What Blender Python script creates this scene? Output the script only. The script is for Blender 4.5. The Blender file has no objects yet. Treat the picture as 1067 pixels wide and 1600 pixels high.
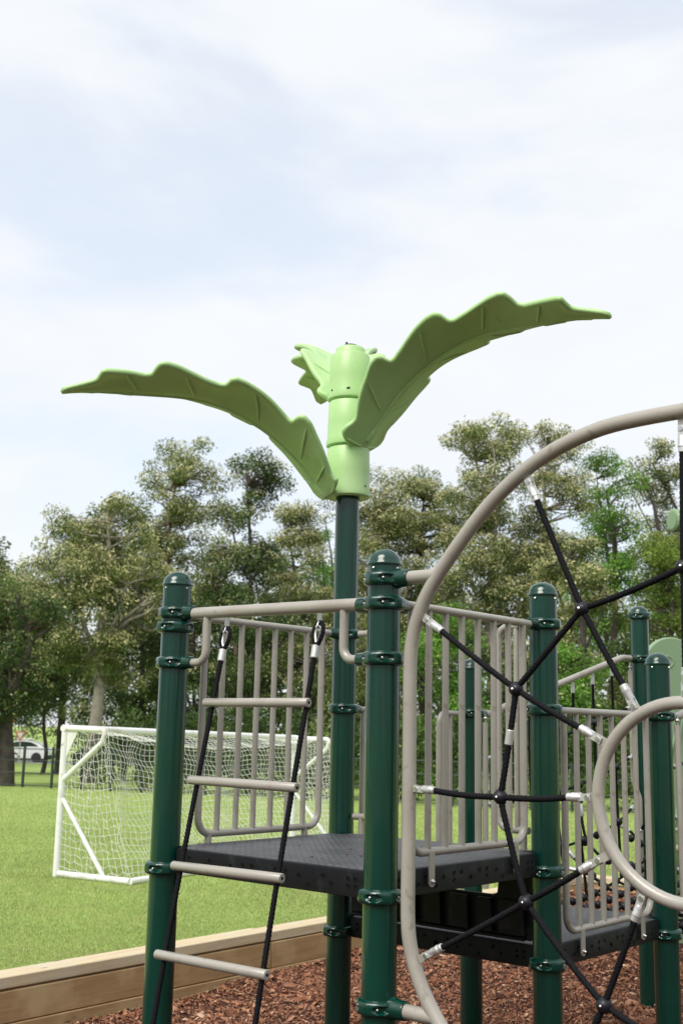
import bpy, math, random
import numpy as np
from math import cos, sin, pi, radians, hypot, sqrt, atan2
from mathutils import Vector, Matrix
random.seed(7)
rng = np.random.default_rng(11)
S = bpy.context.scene
COL = S.collection

# ------------------------------------------------------------------ camera, sky, sun, exposure
FPX, PITCH, ROLL = 1789.28, .1879, .0207
cam = bpy.data.cameras.new('camera')
cam.sensor_fit = 'VERTICAL'; cam.sensor_height = 36; cam.sensor_width = 24
cam.lens = FPX / 1600 * 36
cam.clip_start = .1; cam.clip_end = 2000
cam.dof.use_dof = True; cam.dof.focus_distance = 5.2; cam.dof.aperture_fstop = 4.6
camo = bpy.data.objects.new('camera', cam); COL.objects.link(camo)
_r = Vector((1, 0, 0)); _u = Vector((0, -sin(PITCH), cos(PITCH))); _f = Vector((0, cos(PITCH), sin(PITCH)))
_x = _r * cos(ROLL) + _u * sin(ROLL); _y = -_r * sin(ROLL) + _u * cos(ROLL)
_x = _r * cos(ROLL) - _u * -sin(ROLL); _y = _u * cos(ROLL) - _r * sin(ROLL)
camo.matrix_world = Matrix(((_x[0], _y[0], -_f[0], 0), (_x[1], _y[1], -_f[1], 0), (_x[2], _y[2], -_f[2], 0), (0, 0, 0, 1)))
S.camera = camo

SUN_EL, SUN_AZ = radians(52), radians(215)      # azimuth: clockwise from +Y, where the light comes from
w = bpy.data.worlds.new('World'); S.world = w; w.use_nodes = True
nt = w.node_tree; nt.nodes.clear()
def N(t, **k):
    n = nt.nodes.new(t)
    for a, b in k.items(): setattr(n, a, b)
    return n
out = N('ShaderNodeOutputWorld'); bg = N('ShaderNodeBackground'); bg.inputs['Strength'].default_value = .1
sky = N('ShaderNodeTexSky'); sky.sky_type = 'NISHITA'; sky.sun_disc = False
sky.sun_elevation = SUN_EL; sky.sun_rotation = SUN_AZ; sky.air_density = 1.0; sky.dust_density = 2.0
tc = N('ShaderNodeTexCoord'); mp = N('ShaderNodeMapping'); mp.inputs['Scale'].default_value = (1.0, 1.0, 2.7)
mp.inputs['Rotation'].default_value = (0, .28, .35); mp.inputs['Location'].default_value = (2.1, 1.3, .1)
n1 = N('ShaderNodeTexNoise'); n1.inputs['Scale'].default_value = 2.3; n1.inputs['Detail'].default_value = 7; n1.inputs['Roughness'].default_value = .52; n1.inputs['Distortion'].default_value = .25
n2 = N('ShaderNodeTexNoise'); n2.inputs['Scale'].default_value = 5.2; n2.inputs['Detail'].default_value = 8; n2.inputs['Roughness'].default_value = .6
cr = N('ShaderNodeMapRange'); cr.interpolation_type = 'SMOOTHSTEP'
cr.inputs['From Min'].default_value = .36; cr.inputs['From Max'].default_value = .56
cr.inputs['To Min'].default_value = .72; cr.inputs['To Max'].default_value = 1.0
cw = N('ShaderNodeMix', data_type='RGBA')
cw.inputs['A'].default_value = (8.1, 8.6, 9.2, 1); cw.inputs['B'].default_value = (9.3, 9.4, 9.5, 1)
bl = N('ShaderNodeMix', data_type='RGBA')
sk2 = N('ShaderNodeMix', data_type='RGBA', blend_type='MULTIPLY'); sk2.inputs['Factor'].default_value = 1; sk2.inputs['B'].default_value = (2.2, 2.4, 2.45, 1)
L = nt.links.new
L(tc.outputs['Generated'], mp.inputs['Vector']); L(mp.outputs['Vector'], n1.inputs['Vector']); L(mp.outputs['Vector'], n2.inputs['Vector'])
L(n1.outputs['Fac'], cr.inputs['Value']); L(n2.outputs['Fac'], cw.inputs['Factor'])
L(sky.outputs['Color'], sk2.inputs['A']); L(sk2.outputs['Result'], bl.inputs['A']); L(cw.outputs['Result'], bl.inputs['B'])
L(cr.outputs['Result'], bl.inputs['Factor']); L(bl.outputs['Result'], bg.inputs['Color']); L(bg.outputs['Background'], out.inputs['Surface'])

sd = bpy.data.lights.new('sun', 'SUN'); sd.energy = 3.2; sd.angle = radians(34); sd.color = (1, .95, .87)
so = bpy.data.objects.new('sun', sd); COL.objects.link(so)
_d = Vector((sin(SUN_AZ) * cos(SUN_EL), cos(SUN_AZ) * cos(SUN_EL), sin(SUN_EL)))
so.rotation_euler = _d.to_track_quat('Z', 'Y').to_euler(); so.location = (-8, -12, 20)
S.view_settings.view_transform = 'Standard'; S.view_settings.look = 'None'
S.view_settings.gamma = 1; S.view_settings.exposure = .1; S.view_settings.use_curve_mapping = False
S.cycles.max_bounces = 8; S.cycles.transparent_max_bounces = 8

# ------------------------------------------------------------------ geometry helpers
def ray(px, py):
    a = (px - 533.5) / FPX; b = (py - 800) / FPX
    X = a * cos(ROLL) + b * sin(ROLL); Y = -a * sin(ROLL) + b * cos(ROLL); u = -Y
    return np.array([X, cos(PITCH) - u * sin(PITCH), sin(PITCH) + u * cos(PITCH)])
def at_z(px, py, z): q = ray(px, py); return q * (z / q[2])
def at_y(px, py, y): q = ray(px, py); return q * (y / q[1])
def V3(p): return np.array([float(p[0]), float(p[1]), float(p[2])])
def unit(v): v = np.asarray(v, float); return v / (np.linalg.norm(v) + 1e-12)

class MB:
    def __init__(s): s.v = []; s.f = []; s.m = []
    def add(s, vs, fs, m=0):
        o = len(s.v); s.v.extend([tuple(map(float, x)) for x in vs])
        for f in fs: s.f.append(tuple(i + o for i in f)); s.m.append(m)
        return s
    def tube(s, pts, r, n=12, cap=True, m=0, rnd=False):
        pts = [V3(p) for p in pts]; k = len(pts)
        rr = list(r) if hasattr(r, '__len__') else [r] * k
        T = [unit(pts[min(i + 1, k - 1)] - pts[max(i - 1, 0)]) for i in range(k)]
        a = np.array([0, 0, 1.]) if abs(T[0][2]) < .9 else np.array([1., 0, 0])
        nx = unit(np.cross(T[0], a)); vs = []
        for i in range(k):
            nx = unit(nx - T[i] * (nx @ T[i])); ny = np.cross(T[i], nx)
            # keep round section through bends
            for j in range(n):
                t = 2 * pi * j / n; vs.append(pts[i] + rr[i] * (cos(t) * nx + sin(t) * ny))
        fs = [(i * n + j, i * n + (j + 1) % n, (i + 1) * n + (j + 1) % n, (i + 1) * n + j) for i in range(k - 1) for j in range(n)]
        if cap: fs += [tuple(range(n))[::-1], tuple((k - 1) * n + j for j in range(n))]
        return s.add(vs, fs, m)
    def lathe(s, prof, n=32, c=(0, 0, 0), ax=(0, 0, 1), m=0):
        ax = unit(ax); a = np.array([1., 0, 0]) if abs(ax[0]) < .9 else np.array([0, 1., 0])
        x = unit(np.cross(a, ax)); y = np.cross(ax, x); c = V3(c); k = len(prof)
        vs = [c + ax * z + r * (cos(2 * pi * j / n) * x + sin(2 * pi * j / n) * y) for r, z in prof for j in range(n)]
        fs = [(i * n + j, i * n + (j + 1) % n, (i + 1) * n + (j + 1) % n, (i + 1) * n + j) for i in range(k - 1) for j in range(n)]
        if prof[0][0] > 1e-4: fs.append(tuple(range(n))[::-1])
        if prof[-1][0] > 1e-4: fs.append(tuple((k - 1) * n + j for j in range(n)))
        return s.add(vs, fs, m)
    def ball(s, c, r, n=12, sq=(1, 1, 1), m=0):
        k = max(4, n // 2)
        c = V3(c); vs = [c + np.array([0, 0, r * sq[2]])]
        for i in range(1, k):
            for j in range(n):
                a = pi * i / k; b = 2 * pi * j / n
                vs.append(c + r * np.array([sin(a) * cos(b) * sq[0], sin(a) * sin(b) * sq[1], cos(a) * sq[2]]))
        vs.append(c - np.array([0, 0, r * sq[2]])); fs = []
        for j in range(n): fs.append((0, 1 + j, 1 + (j + 1) % n))
        for i in range(k - 2):
            for j in range(n): fs.append((1 + i * n + j, 1 + (i + 1) * n + j, 1 + (i + 1) * n + (j + 1) % n, 1 + i * n + (j + 1) % n))
        e = len(vs) - 1; b0 = 1 + (k - 2) * n
        for j in range(n): fs.append((b0 + j, e, b0 + (j + 1) % n))
        return s.add(vs, fs, m)
    def box(s, c, dx, dy, dz, ex=(1, 0, 0), ey=(0, 1, 0), ez=(0, 0, 1), bev=0, m=0):
        """half sizes; optional chamfer of the long edges"""
        c = V3(c); ex, ey, ez = unit(ex), unit(ey), unit(ez)
        if not bev:
            vs = [c + a * dx * ex + b * dy * ey + d * dz * ez for a in (-1, 1) for b in (-1, 1) for d in (-1, 1)]
            return s.add(vs, [(0, 1, 3, 2), (4, 6, 7, 5), (0, 4, 5, 1), (2, 3, 7, 6), (0, 2, 6, 4), (1, 5, 7, 3)], m)
        pr = [(dy, dz - bev), (dy - bev, dz), (-dy + bev, dz), (-dy, dz - bev), (-dy, -dz + bev), (-dy + bev, -dz), (dy - bev, -dz), (dy, -dz + bev)]
        vs = []
        for a, q in ((-dx, .0), (-dx + bev, 1), (dx - bev, 1), (dx, 0)):
            for y, z in pr:
                k = 1 if q else 1 - bev / max(dy, dz)
                vs.append(c + a * ex + y * (1 if q else (dy - bev) / dy) * ey + z * (1 if q else (dz - bev) / dz) * ez)
        fs = [(i * 8 + j, (i + 1) * 8 + j, (i + 1) * 8 + (j + 1) % 8, i * 8 + (j + 1) % 8) for i in range(3) for j in range(8)]
        fs += [tuple(range(8)), tuple(24 + j for j in range(8))[::-1]]
        return s.add(vs, fs, m)
    def prism(s, poly, O, ex, ey, ez, d0, d1, m=0):
        """polygon in (ex, ey) extruded along ez from d0 to d1"""
        O = V3(O); ex, ey, ez = unit(ex), unit(ey), unit(ez); n = len(poly)
        vs = [O + p[0] * ex + p[1] * ey + d * ez for d in (d0, d1) for p in poly]
        fs = [(i, (i + 1) % n, n + (i + 1) % n, n + i) for i in range(n)] + [tuple(range(n))[::-1], tuple(range(n, 2 * n))]
        return s.add(vs, fs, m)
    def mesh(s, name, mats, smooth=40):
        me = bpy.data.meshes.new(name); me.from_pydata(s.v, [], s.f)
        for q in (mats if isinstance(mats, (list, tuple)) else [mats]): me.materials.append(q)
        me.polygons.foreach_set('material_index', s.m)
        if smooth:
            me.polygons.foreach_set('use_smooth', [True] * len(s.f)); me.set_sharp_from_angle(angle=radians(smooth))
        me.validate(); me.update()
        return me

WM = {}                        # world matrices of the objects (no depsgraph needed)
def link(name, data, parent=None, loc=(0, 0, 0), rz=0, rot=None):
    o = bpy.data.objects.new(name, data); COL.objects.link(o)
    o.location = loc; o.rotation_euler = rot if rot else (0, 0, rz)
    m = Matrix.LocRotScale(Vector(loc), (o.rotation_euler), None)
    if parent: o.parent = parent; m = WM[parent.name] @ m
    WM[o.name] = m
    return o
def part(name, mb, mats, parent, smooth=40, loc=(0, 0, 0), rz=0):      # vertices in the parent's own space
    return link(name, mb.mesh(name, mats, smooth), parent, loc, rz)
def wpart(name, mb, mats, parent=None, smooth=40):                     # vertices given in world space
    if parent:
        inv = WM[parent.name].inverted(); mb.v = [tuple(inv @ Vector(x)) for x in mb.v]
    return link(name, mb.mesh(name, mats, smooth), parent)
def thing(name, label, cat, loc=(0, 0, 0), rz=0, group=None):
    return tag(link(name, None, None, tuple(map(float, loc)), rz), label, cat, group)
def tag(o, label=None, cat=None, group=None, kind=None):
    for k, v in (('label', label), ('category', cat), ('group', group), ('kind', kind)):
        if v: o[k] = v
    return o
def copy_tree(o, parent=None, loc=None, rz=None):
    c = o.copy(); COL.objects.link(c); c.parent = parent
    if loc is not None: c.location = loc
    if rz is not None: c.rotation_euler = (0, 0, rz)
    m = Matrix.LocRotScale(c.location, c.rotation_euler, None)
    WM[c.name] = (WM[parent.name] @ m) if parent else m
    for ch in [x for x in COL.objects if x.parent == o]: copy_tree(ch, c)
    return c
def fillet(pts, rad, n=8):
    pts = [V3(p) for p in pts]; o = [pts[0]]
    for i in range(1, len(pts) - 1):
        a, b, c = pts[i - 1], pts[i], pts[i + 1]; u = unit(a - b); v = unit(c - b)
        th = math.acos(max(-1, min(1, u @ v)))
        if th > pi - .02: o.append(b); continue
        d = min(rad / math.tan(th / 2), np.linalg.norm(a - b) * .49, np.linalg.norm(c - b) * .49)
        r = d * math.tan(th / 2); bis = unit(u + v); cc = b + bis * (r / sin(th / 2))
        p0 = b + u * d - cc; p1 = b + v * d - cc; w_ = math.acos(max(-1, min(1, unit(p0) @ unit(p1))))
        for k in range(n + 1):
            t = k / n; o.append(cc + (sin((1 - t) * w_) * p0 + sin(t * w_) * p1) / sin(w_))
    o.append(pts[-1]); return o
def catmull(P, n=10, closed=False):
    P = [V3(p) for p in P]; k = len(P); o = []
    g = (lambda i: P[i % k]) if closed else (lambda i: P[max(0, min(k - 1, i))])
    for i in range(k if closed else k - 1):
        a, b, c, d = g(i - 1), g(i), g(i + 1), g(i + 2)
        for j in range(n):
            t = j / n; o.append(.5 * (2 * b + (c - a) * t + (2 * a - 5 * b + 4 * c - d) * t * t + (3 * b - a - 3 * c + d) * t ** 3))
    if not closed: o.append(P[-1])
    return o
def resample(pts, step):
    pts = np.array(pts); d = np.r_[0, np.cumsum(np.linalg.norm(np.diff(pts, axis=0), axis=1))]
    n = max(2, int(d[-1] / step) + 1); t = np.linspace(0, d[-1], n)
    return [np.array([np.interp(x, d, pts[:, k]) for k in range(3)]) for x in t], d[-1]
def rope_mb(pts, r=.0108, mb=None, step=.006, pitch=.062, n=16):
    """laid rope: six strands twisted round each other"""
    mb = mb or MB(); P, Ln = resample(pts, step); k = len(P)
    T = [unit(P[min(i + 1, k - 1)] - P[max(i - 1, 0)]) for i in range(k)]
    a = np.array([0, 0, 1.]) if abs(T[0][2]) < .9 else np.array([1., 0, 0]); nx = unit(np.cross(T[0], a)); vs = []
    for i in range(k):
        nx = unit(nx - T[i] * (nx @ T[i])); ny = np.cross(T[i], nx); ph = 2 * pi * (i * Ln / (k - 1)) / pitch
        for j in range(n):
            t = 2 * pi * j / n; q = r * (.74 + .33 * abs(cos(2 * (t - ph)))); vs.append(P[i] + q * (cos(t) * nx + sin(t) * ny))
    fs = [(i * n + j, i * n + (j + 1) % n, (i + 1) * n + (j + 1) % n, (i + 1) * n + j) for i in range(k - 1) for j in range(n)]
    return mb.add(vs, fs)

# ------------------------------------------------------------------ materials
def mat(name, base, rough=.5, metal=0, coat=0, noise=None, bump=None, spec=.5, sss=0):
    """noise=(scale, amount, colour2) blends a second colour; bump=(scale, strength, distance)"""
    m = bpy.data.materials.new(name); m.use_nodes = True; t = m.node_tree; b = t.nodes['Principled BSDF']
    b.inputs['Base Color'].default_value = (*base, 1); b.inputs['Roughness'].default_value = rough; b.inputs['Metallic'].default_value = metal
    b.inputs['Coat Weight'].default_value = coat; b.inputs['Coat Roughness'].default_value = .08; b.inputs['Specular IOR Level'].default_value = spec
    if sss: b.inputs['Subsurface Weight'].default_value = sss; b.inputs['Subsurface Radius'].default_value = (.02, .03, .01)
    c = t.nodes.new('ShaderNodeTexCoord')
    if noise:
        for i, (sc, lo, hi, col) in enumerate(noise):
            n = t.nodes.new('ShaderNodeTexNoise'); n.inputs['Scale'].default_value = sc; n.inputs['Detail'].default_value = 6
            r = t.nodes.new('ShaderNodeMapRange'); r.inputs['From Min'].default_value = lo; r.inputs['From Max'].default_value = hi
            x = t.nodes.new('ShaderNodeMix'); x.data_type = 'RGBA'; x.inputs['B'].default_value = (*col, 1)
            src = b.inputs['Base Color'].links[0].from_socket if b.inputs['Base Color'].links else None
            t.links.new(c.outputs['Object'], n.inputs['Vector']); t.links.new(n.outputs['Fac'], r.inputs['Value']); t.links.new(r.outputs['Result'], x.inputs['Factor'])
            if src: t.links.new(src, x.inputs['A'])
            else: x.inputs['A'].default_value = (*base, 1)
            t.links.new(x.outputs['Result'], b.inputs['Base Color'])
    if bump:
        n = t.nodes.new('ShaderNodeTexNoise'); n.inputs['Scale'].default_value = bump[0]; n.inputs['Detail'].default_value = 4
        u = t.nodes.new('ShaderNodeBump'); u.inputs['Strength'].default_value = bump[1]; u.inputs['Distance'].default_value = bump[2]
        t.links.new(c.outputs['Object'], n.inputs['Vector']); t.links.new(n.outputs['Fac'], u.inputs['Height']); t.links.new(u.outputs['Normal'], b.inputs['Normal'])
    return m
M_green = mat('green powder coat', (.0008, .036, .025), .22, coat=.4, spec=.45, noise=[(3, .5, .75, (.0015, .048, .032)), (30, .68, .78, (.006, .055, .04))], bump=(60, .05, .002))
M_cast = mat('green cast metal', (.0008, .036, .024), .2, coat=.45, spec=.4, bump=(45, .25, .003))
M_taupe = mat('taupe powder coat', (.365, .34, .3), .32, coat=.3, noise=[(5, .5, .75, (.30, .27, .23)), (22, .62, .72, (.27, .24, .2)), (90, .68, .74, (.2, .175, .14))], bump=(90, .06, .001))
M_steel = mat('stainless steel', (.62, .61, .6), .3, metal=1)
M_alu = mat('cast aluminium', (.66, .66, .66), .42, metal=.6, noise=[(60, .5, .8, (.45, .45, .45))], bump=(120, .2, .001))
M_rope = mat('black rope', (.007, .007, .009), .7, spec=.12, noise=[(200, .5, .7, (.015, .015, .018))], bump=(700, .3, .001))
M_ball = mat('black plastic', (.012, .012, .017), .42, spec=.35)
M_dark = mat('painted hole shade', (.003, .004, .004), .8, spec=.1)  # near-black colour stands in for the shade inside holes and slots
M_leaf = mat('green moulded plastic', (.40, .61, .26), .4, noise=[(2.2, .4, .75, (.44, .63, .31)), (9, .62, .72, (.35, .55, .22)), (40, .66, .76, (.3, .46, .2))], bump=(55, .12, .003), sss=.06)
M_sage = mat('sage plastic', (.22, .33, .19), .45, bump=(60, .12, .002))
M_white = mat('white painted metal', (.8, .8, .79), .38, noise=[(4, .56, .68, (.6, .58, .52)), (11, .64, .7, (.42, .38, .3)), (45, .69, .73, (.25, .17, .1))])
M_net = mat('white net twine', (.72, .72, .68), .8)
M_dkmetal = mat('dark green fence paint', (.02, .035, .03), .5)
M_carw = mat('white car paint', (.78, .79, .8), .2, coat=1)
M_card = mat('dark car paint', (.02, .025, .03), .2, coat=1)
M_glass = mat('dark car glass', (.02, .025, .03), .08, coat=1)
M_tyre = mat('tyre rubber', (.02, .02, .02), .8)
M_red = mat('red plastic lens', (.5, .02, .02), .25)
M_signred = mat('faded red sign sheeting', (.6, .16, .12), .5); M_signwhite = mat('white sign sheeting', (.78, .78, .76), .5)
M_orange = mat('orange banner', (.6, .14, .06), .7)

def deck_material():
    m = mat('grey coated deck', (.075, .077, .09), .42, bump=None); t = m.node_tree; b = t.nodes['Principled BSDF']
    c = t.nodes.new('ShaderNodeTexCoord')
    # herringbone of short pressed ridges: two diagonal wave sets, alternating in bands
    w1 = t.nodes.new('ShaderNodeTexWave'); w1.inputs['Scale'].default_value = 17; w1.bands_direction = 'DIAGONAL'
    mp_ = t.nodes.new('ShaderNodeMapping'); mp_.inputs['Rotation'].default_value = (0, 0, pi / 2)
    w2 = t.nodes.new('ShaderNodeTexWave'); w2.inputs['Scale'].default_value = 17; w2.bands_direction = 'DIAGONAL'
    w3 = t.nodes.new('ShaderNodeTexWave'); w3.inputs['Scale'].default_value = 4.2; w3.bands_direction = 'X'; w3.wave_profile = 'SIN'
    g = t.nodes.new('ShaderNodeMath'); g.operation = 'GREATER_THAN'; g.inputs[1].default_value = .5
    mx = t.nodes.new('ShaderNodeMix'); u = t.nodes.new('ShaderNodeBump'); u.inputs['Strength'].default_value = .55; u.inputs['Distance'].default_value = .003
    sep = t.nodes.new('ShaderNodeSeparateXYZ'); cmb = t.nodes.new('ShaderNodeCombineXYZ')
    t.links.new(c.outputs['Object'], sep.inputs[0]); t.links.new(sep.outputs[0], cmb.inputs[0]); t.links.new(sep.outputs[1], cmb.inputs[1])
    for q in (w1, mp_, w3): t.links.new(cmb.outputs[0], q.inputs['Vector'])
    t.links.new(mp_.outputs[0], w2.inputs['Vector'])
    t.links.new(w3.outputs['Fac'], g.inputs[0]); t.links.new(g.outputs[0], mx.inputs['Factor'])
    t.links.new(w1.outputs['Fac'], mx.inputs['A']); t.links.new(w2.outputs['Fac'], mx.inputs['B'])
    t.links.new(mx.outputs['Result'], u.inputs['Height']); t.links.new(u.outputs['Normal'], b.inputs['Normal'])
    # scuffs and dust, then a darker tone in the ridge troughs
    n = t.nodes.new('ShaderNodeTexNoise'); n.inputs['Scale'].default_value = 6; n.inputs['Detail'].default_value = 8
    r = t.nodes.new('ShaderNodeMapRange'); r.inputs['From Min'].default_value = .4; r.inputs['From Max'].default_value = .75
    x = t.nodes.new('ShaderNodeMix'); x.data_type = 'RGBA'; x.inputs['A'].default_value = (.066, .068, .08, 1); x.inputs['B'].default_value = (.12, .118, .118, 1)
    y = t.nodes.new('ShaderNodeMix'); y.data_type = 'RGBA'; y.inputs['B'].default_value = (.036, .037, .044, 1)
    mr = t.nodes.new('ShaderNodeMapRange'); mr.inputs['From Min'].default_value = .55; mr.inputs['From Max'].default_value = .15; mr.inputs['To Max'].default_value = .7
    t.links.new(c.outputs['Object'], n.inputs['Vector']); t.links.new(n.outputs['Fac'], r.inputs['Value']); t.links.new(r.outputs['Result'], x.inputs['Factor'])
    t.links.new(mx.outputs['Result'], mr.inputs['Value']); t.links.new(mr.outputs['Result'], y.inputs['Factor'])
    t.links.new(x.outputs['Result'], y.inputs['A']); t.links.new(y.outputs['Result'], b.inputs['Base Color'])
    return m
M_deck = deck_material()
M_edge = mat('black deck coating', (.007, .007, .009), .45, spec=.22, noise=[(12, .55, .8, (.03, .03, .034)), (90, .7, .76, (.07, .065, .06))], bump=(60, .25, .003))

def wood(name, c1, c2, c3, k=1.0):
    m = bpy.data.materials.new(name); m.use_nodes = True; t = m.node_tree; b = t.nodes['Principled BSDF']; b.inputs['Roughness'].default_value = .8
    b.inputs['Specular IOR Level'].default_value = .2
    c = t.nodes.new('ShaderNodeTexCoord'); mp_ = t.nodes.new('ShaderNodeMapping'); mp_.inputs['Scale'].default_value = (1.0, 14, 14)
    oi = t.nodes.new('ShaderNodeObjectInfo'); ad = t.nodes.new('ShaderNodeVectorMath'); ad.operation = 'MULTIPLY_ADD'
    t.links.new(oi.outputs['Random'], ad.inputs[0]); ad.inputs[1].default_value = (37, 19, 11); t.links.new(c.outputs['Object'], ad.inputs[2])
    t.links.new(ad.outputs[0], mp_.inputs['Vector'])
    n = t.nodes.new('ShaderNodeTexNoise'); n.inputs['Scale'].default_value = 2.2; n.inputs['Detail'].default_value = 9; n.inputs['Roughness'].default_value = .65; n.inputs['Distortion'].default_value = .6
    cr_ = t.nodes.new('ShaderNodeValToRGB'); e = cr_.color_ramp.elements
    e[0].position = .3; e[0].color = (*c2, 1); e[1].position = .68; e[1].color = (*c1, 1)
    t.links.new(mp_.outputs[0], n.inputs['Vector']); t.links.new(n.outputs['Fac'], cr_.inputs['Fac'])
    n2_ = t.nodes.new('ShaderNodeTexNoise'); n2_.inputs['Scale'].default_value = 3.5; n2_.inputs['Detail'].default_value = 5
    r = t.nodes.new('ShaderNodeMapRange'); r.inputs['From Min'].default_value = .5; r.inputs['From Max'].default_value = .72
    x = t.nodes.new('ShaderNodeMix'); x.data_type = 'RGBA'; x.inputs['B'].default_value = (*c3, 1)
    t.links.new(ad.outputs[0], n2_.inputs['Vector']); t.links.new(n2_.outputs['Fac'], r.inputs['Value']); t.links.new(r.outputs['Result'], x.inputs['Factor'])
    t.links.new(cr_.outputs['Color'], x.inputs['A'])
    # knots and small nail marks
    v = t.nodes.new('ShaderNodeTexVoronoi'); v.inputs['Scale'].default_value = 2.4
    mk = t.nodes.new('ShaderNodeMapping'); mk.inputs['Scale'].default_value = (1, 3, 3); t.links.new(ad.outputs[0], mk.inputs['Vector']); t.links.new(mk.outputs[0], v.inputs['Vector'])
    r2 = t.nodes.new('ShaderNodeMapRange'); r2.inputs['From Min'].default_value = .11; r2.inputs['From Max'].default_value = .05; r2.inputs['To Max'].default_value = .75
    y = t.nodes.new('ShaderNodeMix'); y.data_type = 'RGBA'; y.inputs['B'].default_value = (.09, .05, .028, 1)
    t.links.new(v.outputs['Distance'], r2.inputs['Value']); t.links.new(r2.outputs['Result'], y.inputs['Factor']); t.links.new(x.outputs['Result'], y.inputs['A'])
    t.links.new(y.outputs['Result'], b.inputs['Base Color'])
    u = t.nodes.new('ShaderNodeBump'); u.inputs['Strength'].default_value = .35; u.inputs['Distance'].default_value = .004
    t.links.new(n.outputs['Fac'], u.inputs['Height']); t.links.new(u.outputs['Normal'], b.inputs['Normal'])
    return m
M_cap = wood('weathered pale pine', (.64, .54, .37), (.48, .38, .24), (.56, .5, .38))
M_board = wood('brown pine', (.45, .3, .15), (.3, .185, .088), (.5, .36, .2))

def attr_mat(name, rough=.7, trans=0, bump=0, spec=.3):
    m = bpy.data.materials.new(name); m.use_nodes = True; t = m.node_tree; b = t.nodes['Principled BSDF']
    b.inputs['Roughness'].default_value = rough; b.inputs['Specular IOR Level'].default_value = spec
    a = t.nodes.new('ShaderNodeAttribute'); a.attribute_name = 'col'; t.links.new(a.outputs['Color'], b.inputs['Base Color'])
    if trans:
        tr = t.nodes.new('ShaderNodeBsdfTranslucent'); mx = t.nodes.new('ShaderNodeMixShader'); mx.inputs[0].default_value = trans
        t.links.new(a.outputs['Color'], tr.inputs['Color']); t.links.new(b.outputs[0], mx.inputs[1]); t.links.new(tr.outputs[0], mx.inputs[2])
        t.links.new(mx.outputs[0], t.nodes['Material Output'].inputs['Surface'])
    return m
M_foliage = attr_mat('leaves', .5, .3); M_blade = attr_mat('grass blades', .6, .3); M_chip = attr_mat('bark chips', .8)
def bark(name, c1, c2):
    m = mat(name, c1, .85, noise=[(4, .42, .62, c2)], bump=(20, .6, .02)); return m
M_pale = bark('pale papery bark', (.36, .32, .27), (.17, .15, .12)); M_brown = bark('dark rough bark', (.085, .068, .055), (.04, .033, .028)); M_redb = bark('reddish bark', (.17, .1, .075), (.09, .06, .045))

def mesh_np(name, verts, quads, cols, material, tri=False):
    """verts (N,3); faces (M,k) ; cols (N,3)"""
    me = bpy.data.meshes.new(name); nv = len(verts); nf, k = quads.shape
    me.vertices.add(nv); me.vertices.foreach_set('co', verts.astype(np.float32).ravel())
    me.loops.add(nf * k); me.loops.foreach_set('vertex_index', quads.astype(np.int32).ravel())
    me.polygons.add(nf); me.polygons.foreach_set('loop_start', np.arange(0, nf * k, k, dtype=np.int32))
    at = me.color_attributes.new('col', 'FLOAT_COLOR', 'POINT')
    at.data.foreach_set('color', np.c_[cols, np.ones(nv)].astype(np.float32).ravel())
    me.materials.append(material); me.update(calc_edges=True); return me

# ------------------------------------------------------------------ setting: ground
FZ = -1.66
def field_z(x, y):
    y = np.asarray(y, float); s = np.clip(y - 33, 0, 51) * (1.11 / 51)
    return FZ - s
K0 = np.array([2.93, 13.75]); U1 = np.array([.639, .769]); U1 /= np.linalg.norm(U1); U2 = np.array([.73, -.68]); U2 /= np.linalg.norm(U2)
def pt(a, b): return K0 + a * U1 + b * U2
def mulch_z(x, y):
    return np.clip(-1.925 + .055 * (x + .9), -1.95, -1.7) + .018 * np.sin(x * 2.1 + .7) * np.sin(y * 1.7) + .012 * np.sin(x * 4.3 + y * 3.1)
def ground_mat(name, c1, c2, c3, s1, s2, bs, bd):
    return mat(name, c1, .9, noise=[(s1, .4, .65, c2), (s2, .5, .75, c3), (1.1, .6, .75, tuple(q * .8 for q in c1))], bump=(bs, .8, bd), spec=.15)
M_grass = ground_mat('mown grass', (.32, .42, .12), (.27, .38, .1), (.38, .44, .15), .35, 3.0, 60, .02)
M_mulch = ground_mat('dark bark mulch', (.07, .028, .018), (.035, .014, .01), (.1, .045, .028), 14, 60, 70, .02)
def sheet(name, As, Bs, zf, m, skip=None):
    mb = MB(); idx = {}
    for i, a in enumerate(As):
        for j, b in enumerate(Bs):
            p = pt(a, b); idx[i, j] = len(mb.v); mb.v.append((p[0], p[1], float(zf(p[0], p[1]))))
    for i in range(len(As) - 1):
        for j in range(len(Bs) - 1):
            if skip and skip((As[i] + As[i + 1]) / 2, (Bs[j] + Bs[j + 1]) / 2): continue
            mb.f.append((idx[i, j], idx[i, j + 1], idx[i + 1, j + 1], idx[i + 1, j])); mb.m.append(0)
    return tag(wpart(name, mb, m, None, 60), kind='structure')
def lines(lo, hi, inner, step): 
    q = [-900, -400] + list(np.arange(lo, hi + .1, step)) + [400, 900]
    return sorted(set([round(float(x), 3) for x in q + inner]))
sheet('grass_field', lines(-100, 100, [-30, 0], 5), lines(-100, 100, [0, 20], 5), field_z, M_grass, lambda a, b: -30 < a < 0 and 0 < b < 20)
sheet('mulch_ground', list(np.linspace(-30.2, -.02, 120)), list(np.linspace(.02, 20.2, 80)), lambda x, y: float(mulch_z(x, y)), M_mulch)
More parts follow.
